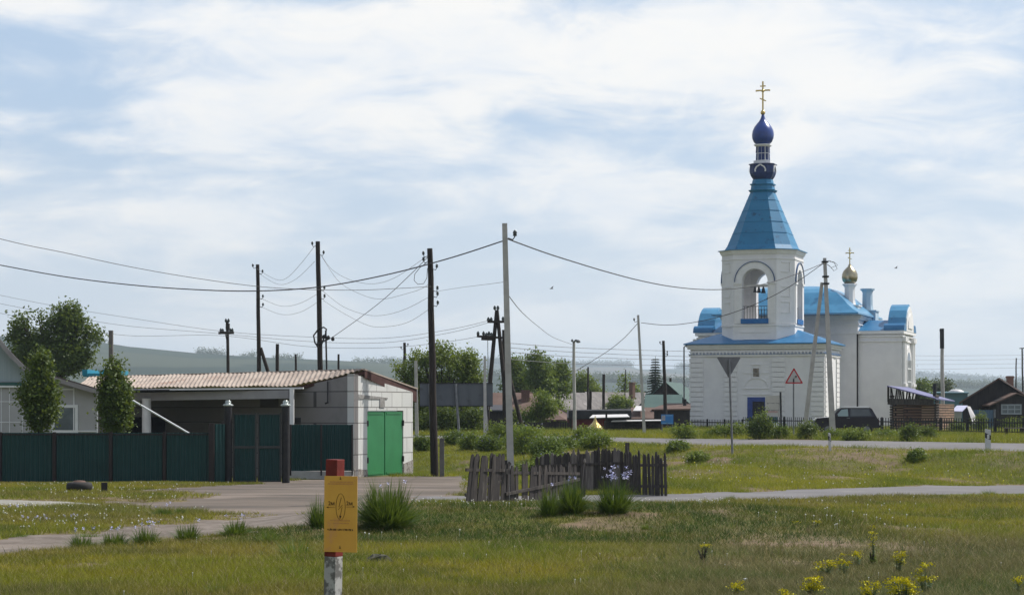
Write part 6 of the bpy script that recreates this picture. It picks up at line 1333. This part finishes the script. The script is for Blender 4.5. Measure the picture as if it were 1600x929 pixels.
# leaf clouds
def leafcloud(m_or_none, lobes, n, size, flat=.6):
    """lobes: (x, y, z, rx, ry, rz); returns verts, quads; leaves gather near each lobe's shell in small sprays"""
    L_ = np.array(lobes, float); vol = L_[:, 3] * L_[:, 4] * L_[:, 5]; pr = vol ** .75; pr /= pr.sum()
    ns = max(1, n // 9); idx = rng.choice(len(L_), ns, p=pr); d = rng.normal(size=(ns, 3)); d /= np.linalg.norm(d, axis=1)[:, None]
    r = np.clip(1 - np.abs(rng.normal(0, .30, ns)), .1, 1.0) * (1 + rng.normal(0, .11, ns)); c = L_[idx, :3] + d * r[:, None] * L_[idx, 3:6]
    c = np.repeat(c, 9, 0) + rng.normal(0, size * 1.25, (ns * 9, 3)); nrm = np.repeat(d, 9, 0) * .5 + rng.normal(0, .7, (ns * 9, 3)) + np.array([0, 0, .35]); nrm /= np.linalg.norm(nrm, axis=1)[:, None]
    u = np.cross(nrm, rng.normal(size=nrm.shape)); u /= np.linalg.norm(u, axis=1)[:, None]; v = np.cross(nrm, u); s = size * rng.uniform(.55, 1.2, len(c))[:, None]
    V = np.stack([c - u * s * .5, c + v * s * .32, c + u * s * .5 + nrm * s * .1, c - v * s * .32], 1).reshape(-1, 3); Fq = np.arange(len(V)).reshape(-1, 4)
    return V, Fq
def tree(label, px, D, lobes, n, size, mat='mid', trunk_r=.16, name='tree', group=None, zb_=None, limbs=True, cat='tree', depth=.8):
    """lobes in pixels: (px, row, rx, rz)"""
    x = X(px, D); z = GZ(x, D) if zb_ is None else zb_; t = thing(name, label, cat, (x, D, z), 0, group); s = D / F; LL = []
    for i, (lx, lr, rx, rz) in enumerate(lobes):
        LL.append((X(lx, D) - x, random.uniform(-.35, .35) * rx * s * (1 if len(lobes) > 2 else 0), Zr(lr, D) - z, rx * s, rx * s * depth, rz * s))
    L2 = []
    for l in LL:
        L2.append(l[:3] + tuple(q * .72 for q in l[3:]))
        for _ in range(5):
            dd = np.array([random.gauss(0, 1), random.gauss(0, 1), random.gauss(.15, 1)]); dd /= np.linalg.norm(dd); k_ = random.uniform(.22, .52); L2.append((l[0] + dd[0] * l[3] * .9, l[1] + dd[1] * l[4] * .9, l[2] + dd[2] * l[5] * .9, l[3] * k_, l[4] * k_, l[5] * k_))
    V, Fq = leafcloud(None, L2, n, size); o = npmesh('crown', V, Fq, LM[mat]); o.parent = t
    m = MB(); top = max(l[2] for l in LL); cz = min(l[2] - l[5] * .5 for l in LL); k = Vector((random.uniform(-.1, .1), 0, max(cz, top * .3)))
    m.tube([(0, 0, -.3), (k.x * .5, 0, k.z * .5), k], [trunk_r * 1.3, trunk_r, trunk_r * .8], 8)
    if limbs:
        for l in LL:
            e = Vector(l[:3]); st = Vector((0, 0, k.z * random.uniform(.6, 1))) ; mid = st.lerp(e, .5) + Vector((0, 0, -.12 * (e - st).length)); m.tube([st, mid, e], [trunk_r * .6, trunk_r * .35, trunk_r * .1], 6, False)
            for q in range(4): e2 = e + Vector((random.uniform(-1, 1) * l[3], random.uniform(-1, 1) * l[4], random.uniform(-.3, 1) * l[5])) * .8; m.tube([mid, (mid + e2) / 2 + Vector((0, 0, .05)), e2], [trunk_r * .25, trunk_r * .15, .01], 5, False)
    m.build('trunk', Mt['bark'], t); return t
tree('big dark leafy tree behind the white house', 88, 135, [(38, 520, 20, 14), (22, 528, 12, 10), (34, 502, 12, 9), (60, 492, 8, 7), (100, 500, 26, 22), (118, 515, 26, 20), (140, 522, 18, 14), (108, 545, 32, 22), (70, 540, 30, 20), (40, 548, 28, 20), (128, 562, 24, 18), (95, 572, 36, 18), (60, 575, 30, 16), (104, 484, 16, 8), (30, 565, 20, 15)], 19000, .23, 'dark', .3)
for lb, px_, lob in (('clipped garden tree before the house, left of the pair', 60, [(62, 574, 10, 15), (61, 593, 19, 17), (60, 612, 25, 20), (60, 632, 26, 18), (60, 650, 20, 14), (62, 662, 15, 10), (66, 561, 7, 8)]), ('clipped garden tree with a pointed top, right of the pair', 180, [(179, 572, 8, 12), (179, 590, 13, 15), (180, 606, 20, 16), (181, 622, 25, 18), (180, 640, 25, 16), (180, 655, 18, 12), (180, 664, 13, 8)])):
    tree(lb, px_, 71.8, lob, 12000, .13, 'dark', .05, 'garden_tree', 'clipped garden trees behind the green fence')
tree('broad bright green tree behind the hoarding', 690, 122, [(640, 580, 18, 14), (662, 565, 24, 18), (690, 560, 28, 20), (715, 570, 26, 20), (735, 582, 20, 18), (650, 600, 24, 20), (690, 595, 34, 24), (728, 605, 28, 22), (700, 630, 36, 22), (660, 640, 26, 26), (735, 640, 24, 26), (700, 660, 40, 18), (622, 577, 10, 8)], 26000, .17, 'light', .2)
tree('dark bushes under the hoarding beside the pole', 690, 119, [(660, 660, 16, 18), (690, 655, 22, 20), (745, 655, 18, 18), (720, 668, 18, 12)], 5000, .16, 'dark', .06, 'bush', cat='bush')
tree('tall tree left of the middle tree group behind the rust-brown roof', 812, 190, [(808, 575, 14, 14), (818, 590, 18, 16), (800, 598, 18, 16), (812, 612, 22, 14)], 6000, .26, 'mid', .2)
tree('highest round-topped tree of the middle group', 843, 185, [(840, 566, 14, 10), (845, 578, 20, 14), (835, 592, 18, 14), (850, 600, 18, 16), (826, 560, 5, 5)], 7000, .26, 'mid', .2)
tree('tree with two domes right of the highest one', 872, 188, [(870, 578, 14, 10), (878, 590, 13, 12), (866, 598, 18, 14), (880, 606, 10, 10)], 6000, .26, 'mid', .2)
tree('pale green tree behind the grey gabled house', 912, 235, [(900, 605, 14, 12), (915, 598, 14, 12), (930, 612, 16, 14), (942, 626, 12, 12), (890, 615, 10, 10), (915, 620, 20, 14)], 7000, .3, 'light', .2)
tree('young bright tree before the rust-brown roof', 825, 140, [(845, 622, 13, 9), (850, 635, 16, 11), (835, 650, 20, 13), (812, 660, 16, 12), (800, 650, 9, 8), (856, 642, 12, 8), (830, 668, 18, 9)], 8000, .17, 'light', .08)
tree('round bright bush in front of the small dark-gabled house', 970, 210, [(968, 628, 14, 9), (962, 638, 14, 8), (978, 636, 9, 9)], 3500, .25, 'light', .08, 'bush', cat='bush')
tree('slim pale sapling behind the small dark-gabled house', 975, 245, [(975, 600, 5, 12), (977, 618, 7, 10)], 900, .3, 'light', .08)
tree('pale small tree right of the small dark-gabled house', 993, 245, [(994, 612, 7, 7), (992, 622, 8, 6)], 900, .3, 'light', .08)
tree('yellow-green shrub left of the grey gabled house', 873, 160, [(872, 640, 10, 10), (880, 652, 12, 9), (866, 632, 8, 8)], 3500, .18, 'light', .06, 'bush', cat='bush')
tree('leafy tree behind the right flank of the church', 1442, 240, [(1441, 602, 9, 9), (1443, 614, 10, 10), (1441, 628, 8, 8)], 2500, .3, 'mid', .15)
tree('distant grey-green tree behind the log shed', 1470, 300, [(1468, 604, 12, 6), (1478, 602, 7, 6), (1455, 608, 6, 5), (1471, 611, 14, 6)], 2500, .35, 'far', .2)
# spruce
def spruce(label, px, D, top, base, wpx, name='spruce'):
    x = X(px, D); z = GZ(x, D); t = thing(name, label, 'tree', (x, D, z)); s = D / F; zt = Zr(top, D) - z; zb_ = Zr(base, D) - z; w_ = wpx * s / 2; m = MB(); V = []; n = 0; k = int((zt - zb_) / .26)
    for i in range(k):
        f_ = i / k; zz = zb_ + (zt - zb_) * f_; r = w_ * (1 - f_) ** .85 * random.uniform(.8, 1.1) + .08
        for j in range(9):
            a = j * .698 + i * .9 + random.uniform(-.25, .25); rr = r * random.uniform(.7, 1.12); d = Vector((math.cos(a), math.sin(a), 0))
            for q in range(11):
                ff = (q + .5) / 11; c = d * (rr * ff) + Vector((0, 0, zz + .04 - .42 * rr * ff + .25 * rr * ff ** 3)); l = .2 + .24 * (1 - ff)
                for sg in (-1, 1):
                    e = (d * .6 + Vector((-d.y, d.x, 0)) * sg).normalized() * l * random.uniform(.7, 1.3); e.z -= .06 + random.uniform(0, .05); m.add([c, c + e * .6 + Vector((0, 0, .05)), c + e, c + e * .5 - Vector((0, 0, .06))], [(0, 1, 2, 3)], False)
    m.build('crown', LM['spruce'], t); m = MB(); m.tube([(0, 0, -.3), (0, 0, zt * .6), (0, 0, zt + .1)], [.14, .09, .015], 7); m.build('trunk', Mt['bark'], t)
spruce('dark spruce standing left of the church above the green roofs', 1024, 215, 557, 632, 40)
spruce('tiny distant spruce behind the small dark-gabled house', 957, 300, 609, 628, 12)
# dark conifer sapling and bushes
def bush(label, px, row, hpx, wpx, mat='mid', n=1800, size=.09, name='bush', group=None, D=None, fl=0, flm='iris_flower'):
    if D is None: x, y = ghit(px, row)
    else: x, y = X(px, D), D
    s = y / F; z = GZ(x, y); t = thing(name, label, 'bush' if name == 'bush' else 'plant', (x, y, z), 0, group); q_ = (1.35 * random.uniform(.7, 1.25), 1.35 * random.uniform(.75, 1.3)) if name == 'weed_clump' and hpx > 12 else (1, 1); h, w_ = hpx * s * q_[0], wpx * s / 2 * q_[1]
    LL = [(random.uniform(-.5, .5) * w_, random.uniform(-.3, .3) * w_, h * random.uniform(.3, .62), w_ * random.uniform(.45, .7), w_ * .55, h * random.uniform(.28, .42)) for _ in range(6)] + [(0, 0, h * .3, w_ * .9, w_ * .7, h * .35)]
    V, Fq = leafcloud(None, LL, n, size); V[:, 2] = np.maximum(V[:, 2], -.05); o = npmesh('foliage', V, Fq, LM[mat]); o.parent = t
    m = MB()
    for _ in range(9): a = random.uniform(0, 6.28); m.tube([(0, 0, -.1), (w_ * .3 * math.cos(a), w_ * .3 * math.sin(a), h * .5), (w_ * .6 * math.cos(a), w_ * .5 * math.sin(a), h * random.uniform(.7, 1.02))], [.02, .012, .005], 4, False)
    m.build('stems', Mt['bark'], t)
    for i in range(fl):
        f_ = bpy.data.objects.new('flower', FL.data); C.objects.link(f_); f_.parent = t; a = random.uniform(0, 6.28); rr = w_ * .9 * math.sqrt(random.random()); f_.location = (rr * math.cos(a), -abs(rr * math.sin(a)) * .8, h * random.uniform(.55, 1.1)); f_.scale = (1.1,) * 3
    return t
for lb, px_, row, h_, w_, mt in (('bright bush at the roadside left of the church corner', 1068, 685, 22, 44, 'light'), ('low bush left of the tall-weed bush before the church', 1120, 684, 18, 50, 'mid'), ('green bush right under the church front', 1150, 684, 20, 34, 'light'), ('small bush between the door bush and the warning sign', 1215, 685, 20, 40, 'mid'), ('round dark bush at the foot of the slanting strut', 1262, 686, 28, 40, 'dark'), ('pale bush at the foot of the propped pole', 1305, 687, 14, 36, 'mid'), ('bushy weeds under the middle of the parked car', 1338, 688, 17, 46, 'light'), ('low weeds behind the rear wheel of the car', 1385, 688, 14, 44, 'mid'), ('dark bush before the log shed, left one', 1418, 689, 26, 32, 'dark'), ('dark bush before the log shed, right one', 1448, 689, 24, 34, 'dark'), ('green weeds at the far right behind the railing', 1585, 672, 22, 46, 'light'), ('green bush between greenhouse and grey-blue fence panel', 1533, 676, 34, 24, 'light'), ('weeds along the railing right of the log shed', 1498, 678, 20, 40, 'mid')):
    bush(lb, px_, row, h_, w_, mt, 2000, .10, group='bushes along the upper road verge')
bush('tall dark bush with bright shoots in front of the church door', 1186, 686, 40, 40, 'dark', 3200, .1, group='bushes along the upper road verge')
bush('bright leafy shoots rising in front of the dark church doorway', 1190, 684, 56, 26, 'light', 500, .12, D=104.5)
bush('dark conifer-like sapling behind the picket fence', 946, 712, 46, 16, 'bronze', 1400, .07, D=68)
bush('small dark shrub right of the sapling behind the picket fence', 962, 712, 24, 24, 'bronze', 1200, .07, D=69)
for k, (lb, px_, row, h_, w_, fl_) in enumerate((('white-flowering weed clump right of the tallest pole', 818, 712, 30, 44, 14), ('green weed clump behind the front pickets', 850, 716, 32, 44, 4), ('tall weed clump near the crest behind the picket fence', 830, 694, 26, 40, 3), ('weed clump with blue flowers at the left of the pole', 768, 706, 26, 36, 16), ('low weeds left of the flowering clump by the pole', 735, 702, 18, 34, 5), ('weed clump beside the grey concrete pole by the garage', 662, 706, 26, 26, 0), ('green clump on the crest left of the sapling', 915, 694, 20, 44, 2), ('weed clump above the back pickets', 885, 704, 26, 44, 6), ('pale flowering weeds next to the sapling', 932, 700, 22, 32, 10), ('low green clump under the hoarding post', 715, 694, 14, 34, 5), ('pale weed mound on the crest right of the hoarding', 790, 690, 20, 36, 4), ('scattered weeds between the pickets and the embankment', 868, 735, 22, 40, 6), ('green weeds inside the broken pickets', 830, 745, 24, 40, 3), ('small leafy weed high on the right embankment', 1432, 720, 8, 16, 0), ('dark weed clump on the left flank of the embankment', 1090, 722, 9, 34, 0), ('weeds at the left of the embankment top', 1060, 704, 10, 30, 0))):
    bush(lb, px_, row, h_, w_, ('light', 'mid')[k % 2], 4200, .095, 'weed_clump', 'weed clumps on the embankment', fl=fl_)
bush('dark leafy weed standing in the foreground bare patch', 1363, 882, 20, 14, 'mid', 500, .02)
bush('dry grey weed left of the bare foreground patch', 1098, 880, 26, 26, 'far', 350, .018)
# tree line on the left ridge and woods on the far hills
m = []; Vs = []; Fs = []; nn_ = 0
def belt(px0, px1, D, prof, npx, hmin, hmax, size, gaps=.35, n=54):
    global nn_
    k = 0
    for px_ in np.arange(px0, px1, npx):
        if vn(np.array([px_]), np.array([1.0]), 30, 5)[0] < gaps: continue
        pxx = px_ + random.uniform(-npx, npx) * .5; x = X(pxx, D); y = D + random.uniform(-15, 15); z = GZ(x, y); h = random.uniform(hmin, hmax)
        V, Fq = leafcloud(None, [(x, y, z + h * .55, h * .42, h * .42, h * .45), (x + h * .2, y, z + h * .5, h * .3, h * .3, h * .3)], n, size); Vs.append(V); Fs.append(Fq + nn_); nn_ += len(V)
belt(140, 640, 2590, HP1, 2.2, 4, 11.0, 2.0, .42, 90)
o = npmesh('ridge_trees', np.concatenate(Vs), np.concatenate(Fs), LM['far']); tag(o, 'distant line of small trees along the left ridge', 'trees', kind='stuff')
Vs, Fs, nn_ = [], [], 0
belt(600, 985, 5480, HP2, .9, 8, 14, 4.5, .0, 54); belt(1060, 1300, 5480, HP2, 1.1, 6, 11, 4.5, .1, 54); belt(1430, 1620, 5480, HP2, 1.1, 6, 10, 4.2, .25, 54)
for D_, a_, b_ in ((2300, 640, 1100), (2200, 880, 1110), (2260, 1430, 1640)): belt(a_, b_, D_, HP3, 1.2, 4, 9, 2.1, .15, 70)
o = npmesh('far_woods', np.concatenate(Vs), np.concatenate(Fs), LM['far']); tag(o, 'far dark woods on the hazy hills at the horizon', 'forest', kind='stuff')
